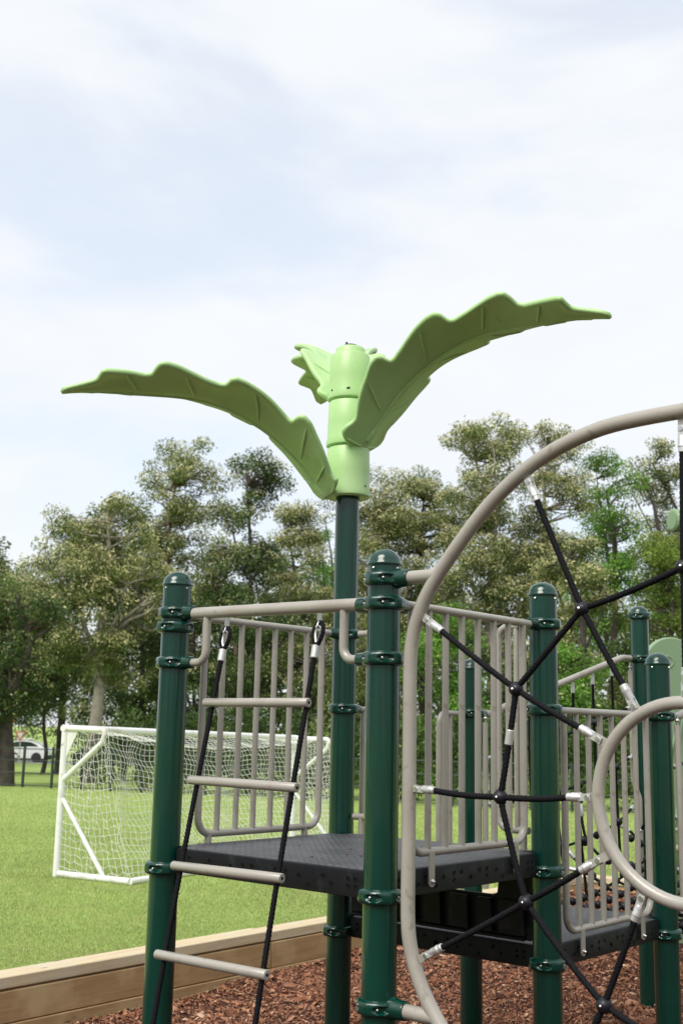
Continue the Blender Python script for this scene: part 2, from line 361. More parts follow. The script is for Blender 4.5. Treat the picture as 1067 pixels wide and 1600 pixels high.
# road far behind the fence
M_road = mat('asphalt', (.2, .2, .2), .85, noise=[(8, .4, .7, (.24, .24, .235))])
rb = MB(); rb.add([(-120, 80, -2.68), (160, 80, -2.68), (160, 88, -2.735), (-120, 88, -2.735)], [(0, 1, 2, 3)])
rb.v = [(x, y, float(field_z(x, y)) + .012) for x, y, z in rb.v]; 
tag(wpart('road', rb, M_road, None, 0), kind='structure')

# bark chips (uncountable): wedge shaped slivers lying on the mulch in view
def chips(n, x0, x1, y0, y1, size):
    x = rng.uniform(x0, x1, n); y = y0 + (y1 - y0) * rng.random(n)
    d = np.c_[x, y] - K0; G = np.array([U1, U2]).T; ab = np.linalg.solve(G, d.T).T
    k = (ab[:, 0] < -.03) & (ab[:, 1] > .03); x, y = x[k], y[k]; n = len(x)
    z = mulch_z(x, y) + rng.uniform(.0, .022, n)
    l = size * rng.lognormal(0, .55, n); wd = l * rng.uniform(.25, .55, n); th = l * rng.uniform(.12, .3, n)
    az = rng.uniform(0, 2 * pi, n); el = rng.normal(0, .38, n); ro = rng.normal(0, .6, n)
    a = np.c_[np.cos(az) * np.cos(el), np.sin(az) * np.cos(el), np.sin(el)]
    s_ = np.c_[-np.sin(az), np.cos(az), np.zeros(n)]; u = np.cross(a, s_)
    b = s_ * np.cos(ro)[:, None] + u * np.sin(ro)[:, None]; c = np.cross(a, b)
    P = np.c_[x, y, z]; l, wd, th = l[:, None] / 2, wd[:, None] / 2, th[:, None] / 2
    v = np.stack([P - a * l - b * wd * .7 - c * th, P + a * l * .9 - b * wd - c * th, P + a * l + b * wd * .6 - c * th, P - a * l * .8 + b * wd - c * th,
                  P - a * l * .5 + c * th, P + a * l * .6 + c * th * 1.1], 1)
    f = np.array([[0, 1, 5, 4], [2, 3, 4, 5]]); t3 = np.array([[1, 2, 5], [3, 0, 4]])
    base = np.arange(n)[:, None, None] * 6
    q = np.concatenate([(f[None] + base).reshape(-1, 4)])
    t = (t3[None] + base).reshape(-1, 3); t = np.c_[t, t[:, 2]]
    pal = np.array([(.23, .092, .048), (.31, .14, .076), (.12, .048, .026), (.38, .2, .12), (.045, .018, .011), (.5, .34, .22)])
    col = pal[rng.choice(6, n, p=[.3, .25, .2, .13, .08, .04])] * rng.uniform(.8, 1.25, (n, 1))
    me = bpy.data.meshes.new('bark_chips'); nv = n * 6
    me.vertices.add(nv); me.vertices.foreach_set('co', v.reshape(-1, 3).astype(np.float32).ravel())
    ls = np.r_[np.arange(0, len(q) * 4, 4), len(q) * 4 + np.arange(0, len(t) * 3, 3)]
    me.loops.add(len(q) * 4 + len(t) * 3); me.loops.foreach_set('vertex_index', np.r_[q.ravel(), t[:, :3].ravel()].astype(np.int32))
    me.polygons.add(len(q) + len(t)); me.polygons.foreach_set('loop_start', ls.astype(np.int32))
    at = me.color_attributes.new('col', 'FLOAT_COLOR', 'POINT'); cc = np.repeat(col, 6, 0)
    at.data.foreach_set('color', np.c_[cc, np.ones(nv)].astype(np.float32).ravel()); me.materials.append(M_chip); me.update(calc_edges=True)
    return me
c1 = chips(92000, -2.4, 4.6, 6.3, 9.8, .0165); c2 = chips(36000, -1.2, 6.4, 9.8, 14.2, .028)
o = link('bark_chips', c1); tag(o, 'reddish brown bark chips covering the playground floor', 'mulch', kind='stuff')
o = link('bark_chips', c2); tag(o, 'reddish brown bark chips towards the far corner of the timber edging', 'mulch', kind='stuff')

# grass blades (uncountable)
def blades(n, y0, y1):
    u = rng.random(n); y = 1 / (1 / y0 + u * (1 / y1 - 1 / y0)); x = rng.uniform(-.33, .33, n) * y
    d = np.c_[x, y] - K0; G = np.array([U1, U2]).T; ab = np.linalg.solve(G, d.T).T
    k = ((ab[:, 0] > .25) | (ab[:, 1] < -.19)); x, y = x[k], y[k]; n = len(x); sc = np.clip(y / 11, .7, 1.7)
    h = rng.uniform(.012, .03, n) * np.sqrt(sc); wd = .0034 * sc; az = rng.uniform(0, 2 * pi, n); ln = rng.uniform(.1, 1.1, n)
    P = np.c_[x, y, np.full(n, FZ - .003)]; s_ = np.c_[np.cos(az), np.sin(az), 0 * az]; q = az + rng.uniform(-1, 1, n) + pi / 2
    tip = P + np.c_[np.cos(q) * ln * h, np.sin(q) * ln * h, h]
    v = np.stack([P - s_ * wd[:, None], P + s_ * wd[:, None], tip], 1).reshape(-1, 3)
    g = np.array([(.34, .44, .13), (.42, .5, .18), (.24, .35, .09), (.5, .5, .26)])[rng.choice(4, n, p=[.4, .3, .22, .08])]
    pn = (np.sin(x * 1.3 + y * .7) * np.sin(y * .9 - x * .4) * .09 + np.sin(x * 3.1 - y * 2.3 + 1) * np.sin(y * 2.9 + x * 1.7) * .07)[:, None] + 1
    dry = rng.random(n) < .05 + .1 * (np.sin(x * 1.9 + 2 * y) * np.sin(y * 1.4 - x) > .3); g[dry] = (.4, .33, .17)
    col = g * rng.uniform(.85, 1.15, (n, 1)) * pn
    return mesh_np('grass_blades', v, np.arange(n * 3).reshape(-1, 3), np.repeat(col, 3, 0), M_blade)
tag(link('grass_blades', blades(520000, 7.4, 31.5)), 'short mown green grass of the sports field', 'grass', kind='stuff')

# ------------------------------------------------------------------ timber edging
edging = thing('timber_edging', 'pale pine sleeper wall with flat capping between lawn and mulch', 'retaining wall', (*pt(0, 0), -1.93))
def plank(p0, p1, zc, hw, hh, m, lift=0):
    p0 = np.array(p0, float); p1 = np.array(p1, float); d = p1 - p0; ln = np.linalg.norm(d); c = (p0 + p1) / 2
    mb = MB().box((0, 0, 0), ln / 2 - .003, hw, hh, bev=.006)
    loc = Vector((c[0], c[1], zc)) - Vector(WM[edging.name].translation)
    return part('plank', mb, m, edging, 30, loc, atan2(d[1], d[0]))
# along U1 (left to corner) ; inner side is -U2 direction?  pit lies at b>0
capL = [-30, -27.6, -25.2, -22.8, -20.4, -18.0, -15.6, -13.2, -10.8, -8.4, -5.4, -2.7, .1]
for i in range(len(capL) - 1):
    dz = random.uniform(-.004, .004) + (.012 if i == 9 else 0); o_ = random.uniform(-.008, .008)
    plank(pt(capL[i], -.09 + o_), pt(capL[i + 1], -.09 + o_), -1.6 - .0375 + dz, .1, .0375, M_cap)
fl = [-30, -26.9, -24.5, -21.6, -18.7, -15.8, -12.9, -10.3, -8.25, -8.25 + 2.9, -2.4, -.04]
for i in range(len(fl) - 1):
    plank(pt(fl[i], -.03), pt(fl[i + 1], -.03), -1.775 + random.uniform(-.003, .003), .0375, .0985, M_board)
    plank(pt(fl[i] - .0, -.026), pt(fl[i + 1], -.026), -1.976, .0375, .0985, M_board)
bq = [-.16, 2.4, 5.0, 7.6, 10.2, 12.8, 15.4, 18, 20]
for i in range(len(bq) - 1):
    plank(pt(.12, bq[i]), pt(.12, bq[i + 1]), -1.6375 + random.uniform(-.004, .004), .1, .0375, M_cap)
    plank(pt(.06, bq[i] + .1), pt(.06, bq[i + 1] + .1), -1.775, .0375, .0985, M_board)
    plank(pt(.056, bq[i] + .1), pt(.056, bq[i + 1] + .1), -1.976, .0375, .0985, M_board)

# ------------------------------------------------------------------ play structure
C = np.array((.1705, 4.3841)); Lp = np.array((-.7349, 5.1674)); R = np.array((.9368, 5.2698)); T = np.array((.0313, 6.0531))
Sp = np.array((1.7031, 6.1555)); U = np.array((.7976, 6.9388)); Vp = np.array((2.1271, 8.1317))
E1 = unit(R - C); E2 = unit(Lp - C); Wp = Sp + (Vp - U); C2 = C - E2 * 2.38
YAW = atan2(E1[1], E1[0]); S1, S2 = 1.171, 1.1973
play = thing('play_structure', 'dark green post playground frame with black decks and taupe rail barriers', 'playground structure', (*C, -1.85))
POST_R = .0635
def ang(d): return atan2(d[1], d[0])
clamp_cache = {}
def clamp_mesh(sockets, sr):
    key = (tuple(round(a, 3) for a in sockets), sr)
    if key in clamp_cache: return clamp_cache[key]
    mb = MB(); H = .027; nt_, nz = 96, 14; vs = []
    off = (sockets[0] if sockets else .4) + pi / 4
    for j in range(nz + 1):
        z = -H + 2 * H * j / nz; q = abs(z) / H
        for i in range(nt_):
            t = 2 * pi * i / nt_
            r = .0655 + .0175 * max(0, 1 - q ** 4) ** .55
            for k in range(4):
                d = (t - off - k * pi / 2 + pi) % (2 * pi) - pi
                e = (d / .36) ** 2 + (z / .0125) ** 2
                if e < 1.3: r -= .013 * max(0, 1 - max(0, e - .6) / .7)
                dd = (t - off - k * pi / 2 - pi / 4 + pi) % (2 * pi) - pi
                r += .0035 * math.exp(-(dd / .14) ** 2) * (1 - q ** 4)
            vs.append((r * cos(t), r * sin(t), z))
    fs = [(j * nt_ + i, j * nt_ + (i + 1) % nt_, (j + 1) * nt_ + (i + 1) % nt_, (j + 1) * nt_ + i) for j in range(nz) for i in range(nt_)]
    mb.add(vs, fs)
    for s_, sg in ((0, -1), (nz, 1)):   # close towards the post
        ring = [(.062 * cos(2 * pi * i / nt_), .062 * sin(2 * pi * i / nt_), sg * H) for i in range(nt_)]
        o = len(mb.v); mb.v.extend(ring)
        for i in range(nt_):
            a, b = s_ * nt_ + i, s_ * nt_ + (i + 1) % nt_
            mb.f.append((a, b, o + (i + 1) % nt_, o + i) if sg < 0 else (b, a, o + i, o + (i + 1) % nt_)); mb.m.append(0)
    for k in range(4):
        t = off + k * pi / 2
        for dt in (-.17,):
            mb.ball((.0745 * cos(t + dt), .0745 * sin(t + dt), 0), .0062, 8, m=1)
    for a in sockets:
        x = (cos(a), sin(a), 0)
        mb.lathe([(sr + .012, .055), (sr + .012, .075), (sr + .0085, .085), (sr + .0075, .118), (sr + .006, .123), (sr - .002, .1245), (sr - .002, .11)], 28, ax=x)
    me = mb.mesh('clamp', [M_cast, M_steel], 50); clamp_cache[key] = me; return me
def post(P, top, clamps, base=-2.05, label=None, dome=True, lean=None):
    P = np.array(P); root = WM[play.name].translation
    mb = MB(); h = top - .055 - base if dome else top - base
    mb.lathe([(POST_R, 0), (POST_R, h)], 56)
    o = part('support_post', mb, M_green, play, 40, (P[0] - root[0], P[1] - root[1], base - root[2]))
    if label: o['label'] = label
    if dome:
        pr = [(.0675, -.012), (.0695, -.008), (.0695, -.003), (.0672, 0)] + [(.0655 * cos(a), .055 * sin(a)) for a in np.linspace(.12, pi / 2 - .02, 12)] + [(0, .055)]
        cb = MB().lathe(pr, 40, (0, 0, h))
        for k in range(4):
            a = -pi / 2 + pi / 4 + k * pi / 2 + .05; cb.ball((.0645 * cos(a), .0645 * sin(a), h - .024), .0055, 8, m=1)
        part('post_cap', cb, [M_green if False else M_cast, M_steel], o)
    for z, socks, sr in clamps:
        link('clamp', clamp_mesh([ang(s_) for s_ in socks], sr), o, (0, 0, z - base))
    return o
RB, RR = .026, .0175      # beam and rail radii
ringA, railB, deckr, ring2 = .493, .107, -.594, -.99
post(C, .69, [(.571, [-E2], .026), (.478, [E2, E1], .024), (.268, [E2], .019), (deckr, [], .02), (-.973, [-E2], .026)], label='post between rope ladder and arch')
post(Lp, .69, [(.5, [-E2, E1], .024), (.437, [], .02), (.278, [-E2], .019), (-.600, [], .02)], label='leftmost post beside the rope ladder')
post(R, .69, [(ringA, [-E1, E2], .0175), (railB, [E1], .0175), (deckr, [], .02), (-.982, [], .02)], label='post behind the web of ropes')
post(T, 2.05, [(ringA, [-E1], .0175), (railB, [E1], .0175), (ring2, [], .02)], label='tallest post, under the leaf topper', dome=False)
post(Sp, .439, [(.104, [-E1, Wp - Sp], .0175), (ring2, [], .02)], label='short post seen through the small ring')
post(U, .437, [(.111, [T - U, Vp - U], .0175), (ring2, [], .02)], label='short post behind the barrier bars')
post(Vp, .909, [(.836, [], .02), (.532, [U - Vp], .02)], label='thin looking post at the far right')
post(Wp, .909, [(.532, [Sp - Wp], .02)])
post(C2, .69, [(.571, [E2], .026), (-.973, [E2], .026)])

def P3(A, d, s_, z): q = A + d * s_; return (q[0], q[1], z)
# header beam with its two down-turned loops
hb = MB().tube([P3(C, E2, .1, .482), P3(Lp, -E2, .1, .494)], RB, 24)
beam = wpart('header_beam', hb, M_taupe, play)
for A, d, s_, za in ((Lp, -E2, .207, .49), (C, E2, .2, .482)):
    zb = .277 if A is Lp else .269
    lb = MB().tube(fillet([P3(A, d, s_, za), P3(A, d, s_, zb), P3(A, d, .1, zb)], .072, 10), .018, 18)
    wpart('brace_loop', lb, M_taupe, beam)

# barriers
def barrier(A, B, zt, zb, outer, bars, feet, foot_face, zfoot, label, left_low=True):
    d = unit(B - A); ln = np.linalg.norm(B - A); root = WM[play.name].translation
    a = ang(d); o = link('barrier', None, play, (A[0] - root[0], A[1] - root[1], zt - root[2]), a)
    if label: o['label'] = label
    part('top_rail', MB().tube([(.1, 0, 0), (ln - .1, 0, 0)], RR, 20), M_taupe, o)
    l, r = outer; H = zb - zt
    fr = fillet([(l, 0, -.01), (l, 0, H), (r, 0, H), (r, 0, -.01)], .075, 10)
    part('frame_tube', MB().tube(fr, .0165, 18), M_taupe, o)
    me = MB().tube([(0, 0, 0), (0, 0, H)], .0138, 16).mesh('baluster', M_taupe)
    for s_ in bars: link('baluster', me, o, (s_, 0, 0))
    for s_ in feet:
        mb = MB()
        if foot_face:      # flat tab bolted on the deck's side
            y = foot_face * .0
            zz = zfoot - zt
            poly = [(-.017, H), (.017, H), (.017, zz + .012)] + [(.017 * cos(t), zz + .012 + .014 * -sin(t)) for t in np.linspace(.3, pi - .3, 7)] + [(-.017, zz + .012)]
            mb.prism(poly, (s_, 0, 0), (1, 0, 0), (0, 0, 1), (0, 1, 0), foot_face * .012, foot_face * .018)
            mb.ball((s_, foot_face * .02, zz + .018), .0105, 12, (1, .6, 1), m=1)
            mb.ball((s_, foot_face * .026, zz + .018), .006, 8, m=1)
        else:
            mb.tube([(s_, 0, H), (s_, 0, zfoot - zt)], .0165, 14); mb.box((s_, 0, zfoot - zt + .003), .035, .03, .003)
        part('foot', mb, [M_taupe, M_steel], o)
    return o
sb = [.29, .405, .52, .637, .758, .874]
barrier(C, R, .487, -.458, (.176, .992), sb, [.297, .905], -1, -.585, 'taupe bar barrier right of the arch side')
barrier(Lp, T, ringA, -.473, (.183, .992), [.3, .417, .53, .646, .76, .876], [.25, .893], 0, -.52, 'taupe bar barrier behind the rope ladder')
barrier(R, Sp, railB, -.872, (.171, 1.008), [.287, .402, .518, .636, .76, .885], [.29, .89], -1, -.985, 'lower taupe bar barrier behind the small ring')
def hand_loop(A, d, zt, zb, so_, si, zf, label):
    root = WM[play.name].translation; o = link('hand_loop', None, play, (A[0] - root[0], A[1] - root[1], zt - root[2]), ang(d))
    if label: o['label'] = label
    H = zb - zt
    part('frame_tube', MB().tube(fillet([(.1, 0, 0), (so_, 0, 0), (so_, 0, H), (.085, 0, H)], .06, 8), .0165, 16), M_taupe, o)
    part('baluster', MB().tube([(si, 0, 0), (si, 0, H)], .0138, 14), M_taupe, o)
    part('foot', MB().tube([(si - .03, 0, H), (si - .03, 0, zf - zt)], .0165, 14).box((si - .03, 0, zf - zt + .003), .035, .03, .003), M_taupe, o)
hand_loop(R, E2, ringA, -.43, .245, .145, -.52, 'narrow hand loop between the two decks')
hand_loop(T, -E2, ringA, -.43, .245, .165, -.52, None)
hand_loop(T, E1, railB, -.9, .28, .16, -.93, None)
hand_loop(U, -E1, railB, -.9, .325, .215, -.93, None)

# decks
def deck(A, dx, dy, zt, label):
    """square deck between four posts; A is the corner post, dx/dy vectors to its neighbours"""
    root = WM[play.name].translation; lx, ly = np.linalg.norm(dx), np.linalg.norm(dy)
    o = link('deck', None, play, (A[0] - root[0], A[1] - root[1], zt - root[2]), ang(dx)); o['label'] = label
    c = .075; e = .0
    sg = 1 if (dx[0] * dy[1] - dx[1] * dy[0]) > 0 else -1
    def ring(q, b=0):   # octagon-ish outline with notched corners, shrunk by b
        x0, x1, y0, y1 = e + b, lx - e - b, e + b, ly - e - b; k = c
        return [(x0 + k, y0), (x1 - k, y0), (x1 - k + .0, y0 + k * .75), (x1 - k * .25 - .02, y0 + k), (x1, y0 + k), (x1, y1 - k), (x1 - k, y1 - k * .9), (x1 - k, y1), (x0 + k, y1), (x0 + k, y1 - k * .9), (x0, y1 - k), (x0, y0 + k), (x0 + k * .75, y0 + k), (x0 + k, y0 + k * .75)]
    pl = ring(0, .012); n = len(pl); mb = MB()
    P0 = ring(0, 0)
    lay = [(pl, 0), ([(a[0] + (b[0] - a[0]) * .7, a[1] + (b[1] - a[1]) * .7) for a, b in zip(pl, P0)], -.0035), (P0, -.012), (P0, -.098), (pl, -.102)]
    vs = [(x, y * sg, z) for L_, z in lay for x, y in L_]
    side = [(k * n + i, k * n + (i + 1) % n, (k + 1) * n + (i + 1) % n, (k + 1) * n + i) for k in range(len(lay) - 1) for i in range(n)]
    mb2 = MB().add(vs, side); part('deck_edge', mb2, M_edge, o, 35)
    mt = MB(); mt.add([(x, y * sg, 0) for x, y in pl], [tuple(range(n))]); mt.add([(x, y * sg, -.03) for x, y in pl], [tuple(range(n))[::-1]])
    part('deck_surface', mt, M_deck, o, 0)
    # punched holes along the sides: raised rings round black discs painted as hole shade
    def hole_mesh():
        h = MB().lathe([(.0105, 0), (.0098, .0012), (.0068, .0014), (.0062, .0002)], 14, ax=(0, 1, 0)).lathe([(.0066, .0004), (0, .0005)], 12, ax=(0, 1, 0), m=1)
        return h.mesh('punched_hole', [M_edge, M_dark], 50)
    hm = hole_mesh(); pts = [(.1, -.035), (.13, -.035), (.1, -.06), (.13, -.06), (.2, -.06), (.235, -.035), (.3, -.075), (.34, -.045), (.4, -.035), (.4, -.062), (.445, -.035), (.5, -.06)]
    pts = pts + [(1 - x, z) for x, z in pts]
    for s_, L_, A0, D, nrm in (('x', lx, (0, 0), (1, 0), (0, -1)), ('y', ly, (0, 0), (0, 1), (-1, 0))):
        for u, z in pts:
            x = A0[0] + D[0] * u * L_; y = (A0[1] + D[1] * u * L_) * sg
            nx_, ny_ = nrm[0], nrm[1] * sg
            rz = atan2(ny_, nx_) - pi / 2
            link('punched_hole', hm, o, (x + nx_ * .0006, y + ny_ * .0006, z), rz)
    return o
deck(C, R - C, Lp - C, -.513, 'upper deck beside the rope ladder')
deck(R, Sp - R, T - R, -.913, 'lower deck beyond the riser panel')

# stray bark crumbs on the upper deck
cm_ = MB()
for k in range(16):
    u_, v_ = rng.uniform(.12, .9, 2); q = C + E1 * S1 * u_ + E2 * S2 * v_; a_ = rng.uniform(0, 2 * pi); l_ = rng.uniform(.004, .011)
    cm_.box((q[0], q[1], -.5105), l_, l_ * .4, .0022, (cos(a_), sin(a_), .1), (-sin(a_), cos(a_), 0))
tag(wpart('bark_crumbs', cm_, M_redb, None, 0), 'scattered brown bark crumbs lying on the upper deck', 'bark crumbs', kind='stuff')
# riser panel between the decks, moulded with tall slots
rp = MB(); d = unit(R - T) ; d = -E2; O = P3(T, d, 0, 0); nrm = (-E1[0], -E1[1], 0)
ex = (d[0], d[1], 0); ez = (0, 0, 1)
edges = [.1, .18, .26, .36, .40, .50, .545, .645, .69, .80, .845, .93, .965, 1.10]
zb, zt_ = -.905, -.618
rpo = link('riser_panel', None, play, tuple(np.array(O) + np.array([0, 0, -.9]) - np.array(WM[play.name].translation)), ang(d)); rpo['label'] = 'black slotted panel closing the step between decks'
bp = MB().prism([(.085, .0), (1.12, .0), (1.12, .275), (.985, .275), (.955, .262), (.945, .19), (.925, .178), (.62, .178), (.60, .19), (.59, .275), (.085, .275)], (0, 0, 0), (1, 0, 0), (0, 0, 1), (0, -1, 0), -.012, .006)
part('panel_plate', bp, M_edge, rpo, 30)
for i in range(0, len(edges) - 1, 2):
    x0, x1 = edges[i], edges[i + 1]
    rib = MB().prism([(x0, .02), (x1, .02), (x1 - .008, .165), (x0 + .008, .165)], (0, 0, 0), (1, 0, 0), (0, 0, 1), (0, -1, 0), .006, .03)
    part('rib', rib, M_edge, rpo, 30)
part('lower_flange', MB().box((.6, -.022, .006), .5, .012, .007, bev=.003), M_edge, rpo, 30)

# sloping handrails of the net bridge belong to the frame (bolted to its posts)
def srail(A, B, za, zb_, label=None):
    d = unit(B - A); ln = np.linalg.norm(B - A)
    pts = [P3(A, d, .1, za), P3(A, d, .17, za), P3(A, d, .36, za + .065), P3(A, d, ln - .22, zb_), P3(A, d, ln - .1, zb_)]
    o = wpart('sloping_handrail', MB().tube(fillet(pts, .25, 6), .021, 20), M_taupe, play)
    if label: o['label'] = label
srail(U, Vp, .111, .532, 'handrail sloping up to the far post'); srail(Sp, Wp, .104, .532)
for A, d, zt1, zb1 in ((U, unit(Sp - U), .06, -.88), (Vp, unit(Wp - Vp), .45, -.5), (Sp, unit(U - Sp) * -1, .06, -.88)):
    q = A + d * (.1 if A is not Vp else -.02) + (0 if A is not Vp else -unit(Vp - U) * .16)
    if A is Vp: q = Vp - unit(Vp - U) * .09
    mb = MB()
    pth = [(q[0], q[1], zt1), (q[0], q[1], zb1)]
    if A is Vp: pth = fillet([(q[0] - .02, q[1], zt1), (q[0] - .02, q[1], -.3), (q[0] + .02, q[1] - .01, -.42), (q[0] + .02, q[1] - .01, -1.0)], .1, 6)
    mb.tube(pth, .0165, 16); mb.tube([(pth[0][0], pth[0][1], zt1 + .0), (pth[0][0], pth[0][1], zt1 + .05)], .006, 8, m=1); mb.ball((pth[0][0], pth[0][1], zt1 + .022), .013, 10, m=1)
    wpart('stanchion', mb, [M_taupe, M_steel], play)
# low cross bars near the ground
wpart('low_bar', MB().tube([P3(T, unit(C - T), .05, -1.47), P3(C, unit(T - C), .6, -1.5)], .02, 14), M_taupe, play)

# ------------------------------------------------------------------ leaf topper
topper = thing('leaf_topper', 'lime green moulded palm top with three big fronds on tallest post', 'leaf canopy', (T[0], T[1], 1.229))
Z0 = 1.229
def sleeve(zb, zt, rb, rt, name='sleeve'):
    h = zt - zb
    pr = [(rb - .045, .002), (rb - .012, -.004), (rb, .004), (rb + .002, .02), (rb - .004, .045), (rt + (rb - rt) * .3, h * .5), (rt, h - .012), (rt - .006, h - .003), (rt - .02, h)]
    if name == 'collar': pr = [(rb, 0), (rt, h - .008), (rt - .006, h - .001), (rt - .03, h)]
    o = part(name, MB().lathe(pr, 64, (0, 0, zb - Z0)), M_leaf, topper, 35); return o
s1 = sleeve(1.229, 1.503, .122, .1145); s2_ = sleeve(1.507, 1.763, .121, .1125); s3 = sleeve(1.767, 2.03, .119, .108); sleeve(2.028, 2.071, .084, .08, 'collar')
part('end_cap', MB().lathe([(.052, 0), (.052, .006), (.046, .016), (.03, .024), (0, .027)], 32, (0, 0, 2.068 - Z0)).lathe([(.007, 0), (.007, .014), (0, .015)], 8, (-.022, -.01, 2.09 - Z0)), M_cast, topper)
for k, (a, z) in enumerate(((4.6, 1.81), (3.75, 1.81), (4.68, 1.812), (5.0, 1.55), (5.6, 1.28))):
    rr_ = .1165 if z > 1.7 else .1195
    part('bolt_hole', MB().lathe([(.005, 0), (.005, .003), (0, .0032)], 10, (rr_ * cos(a), rr_ * sin(a), z - Z0), (cos(a), sin(a), 0)), M_dark, topper)  # solid black disc painted as the shade of a hole
MID = np.array([(.10, 1.19), (.16, 1.262), (.26, 1.376), (.37, 1.487), (.50, 1.578), (.64, 1.632), (.78, 1.660), (.92, 1.675), (1.06, 1.678), (1.2, 1.670), (1.35, 1.648), (1.56, 1.608)])
seg = np.r_[0, np.cumsum(np.hypot(*np.diff(MID, axis=0).T))]
_ss = np.linspace(-.25, seg[-1] + .15, 400)
_cr = np.polyfit(seg, MID[:, 0], 5); _cz = np.polyfit(seg, MID[:, 1], 6)
def mid(s_):
    lo, hi = 0.0, seg[-1]; c_ = np.clip(s_, lo, hi)
    r = np.polyval(_cr, c_); z = np.polyval(_cz, c_); dr = np.polyval(np.polyder(_cr), c_); dz = np.polyval(np.polyder(_cz), c_)
    n = np.hypot(dr, dz); dr, dz = dr / n, dz / n
    return r + dr * (s_ - c_), z + dz * (s_ - c_), dr, dz
TW = [(-.045, .0), (-.04, .05), (-.028, .1), (-.008, .15), (.015, .18), (.045, .178), (.075, .155), (.1, .152), (.15, .2), (.2, .235), (.25, .262), (.29, .262), (.325, .235), (.36, .18), (.39, .17), (.45, .19), (.55, .245), (.61, .268), (.655, .272), (.69, .25), (.73, .195), (.765, .18), (.84, .2), (.95, .25), (1.0, .262), (1.035, .252), (1.07, .215), (1.11, .162), (1.15, .148), (1.26, .172), (1.32, .184), (1.35, .178), (1.375, .145), (1.41, .098), (1.45, .08), (1.52, .062), (1.585, .045), (1.61, .035), (1.625, .018), (1.63, .0)]
TW = np.array(TW)
def Wd(s0): return np.interp(s0, TW[:, 0], TW[:, 1])
BETA = radians(18); TH = .034
def frond(az, dz, label, cut=None):
    a = radians(az); dvec = np.array([cos(a), sin(a), 0]); svec = np.array([-sin(a), cos(a), 0])
    NS, NV = 230, 16
    s0 = np.linspace(-.045, 1.63, NS); s0 = s0 + .0
    Wr = Wd(s0); ker = np.exp(-np.linspace(-2, 2, 7) ** 2); ker /= ker.sum(); Wr[3:-3] = np.convolve(Wr, ker, 'valid')
    if cut is not None: Wr = Wr * np.sqrt(np.clip((s0 - cut) / .035, 0, 1))
    Wr = np.maximum(Wr, 1e-4)
    def surf(s_, w_, off):
        """s_: station, w_: signed width, off: offset along the blade normal"""
        k = .6 * np.clip((s_ + .05) / .25, 0, 1) ** 1.5
        k = k * np.clip((1.66 - s_) / .2, 0, 1)
        aw = np.abs(w_); s = s_ + k * aw; r, z, dr, dz = mid(s); sg = np.sign(w_)
        wl = np.sqrt(aw * aw + .018 ** 2) - .018
        wob = .006 * np.sin(s * 9 + w_ * 14)
        Nv = np.stack([-dz * dvec[0], -dz * dvec[1], dr], -1)
        P = np.stack([T[0] + r * dvec[0], T[1] + r * dvec[1], z + dz_], -1)
        bl = np.clip(aw / .03, 0, 1) * BETA
        nrm = Nv * np.cos(bl)[..., None] - (sg * np.sin(bl))[..., None] * svec
        return P + (w_ * cos(BETA))[..., None] * svec + (wl * sin(BETA) + wob)[..., None] * Nv + off[..., None] * nrm
    dz_ = dz
    v = np.sin(np.linspace(-pi / 2, pi / 2, 2 * NV + 1))
    S_, Vv = np.meshgrid(s0, v, indexing='ij'); Wm = Wr[:, None] * np.ones_like(Vv); w_ = Vv * Wm
    e = np.maximum(0, np.abs(w_) - (Wm - TH / 2)) / (TH / 2)
    t = np.where(Wm > TH / 2, TH / 2 * np.sqrt(np.maximum(0, 1 - e ** 2)), np.sqrt(np.maximum(0, Wm ** 2 - w_ ** 2)))
    t = t * (1 - .25 * np.exp(-(np.abs(w_) - Wm * .6) ** 2 / (Wm * .3 + 1e-6) ** 2)) + 0
    top = surf(S_, w_, t); bot = surf(S_, w_, -t)
    n1, n2 = top.shape[:2]; vs = np.concatenate([top.reshape(-1, 3), bot.reshape(-1, 3)]); B0 = n1 * n2; fs = []
    I = lambda i, j: i * n2 + j
    for i in range(n1 - 1):
        for j in range(n2 - 1):
            fs.append((I(i, j), I(i + 1, j), I(i + 1, j + 1), I(i, j + 1))); fs.append((B0 + I(i, j), B0 + I(i, j + 1), B0 + I(i + 1, j + 1), B0 + I(i + 1, j)))
    mb = MB().add(vs, fs)
    me_obj = wpart('frond', mb, M_leaf, topper, 0)
    # weld the rims
    import bmesh
    bm = bmesh.new(); bm.from_mesh(me_obj.data); bmesh.ops.remove_doubles(bm, verts=bm.verts, dist=1e-4); bmesh.ops.dissolve_degenerate(bm, dist=1e-5, edges=bm.edges)
    bmesh.ops.recalc_face_normals(bm, faces=bm.faces)
    for f_ in bm.faces: f_.smooth = True
    bm.to_mesh(me_obj.data); bm.free()
    if label: me_obj['label'] = label
    # raised veins on both faces
    for st in ((.13,) if cut else (.0, .2)) + ((.26,) if cut else ()) + (.57, .93, 1.24):
        for sg in (-1, 1):
            W0 = float(Wd(st)); ws = np.linspace(.14 * W0, .84 * W0, 9) * sg; sv = np.full(9, st)
            for side in (1, -1):
                pts = surf(sv, ws, np.full(9, side * TH * .43)); rr = [.003] + [.0075] * 7 + [.003]
                if side > 0: rr = [q * .8 for q in rr]
                wpart('vein', MB().tube(pts, rr, 8), M_leaf, me_obj)
    st = np.linspace(.07, 1.5, 60); pts = surf(st, np.full(60, 1e-6), np.full(60, -TH * .44))
    wpart('midrib', MB().tube(pts, [.0085] * 50 + list(np.linspace(.0085, .003, 10)), 8), M_leaf, me_obj)
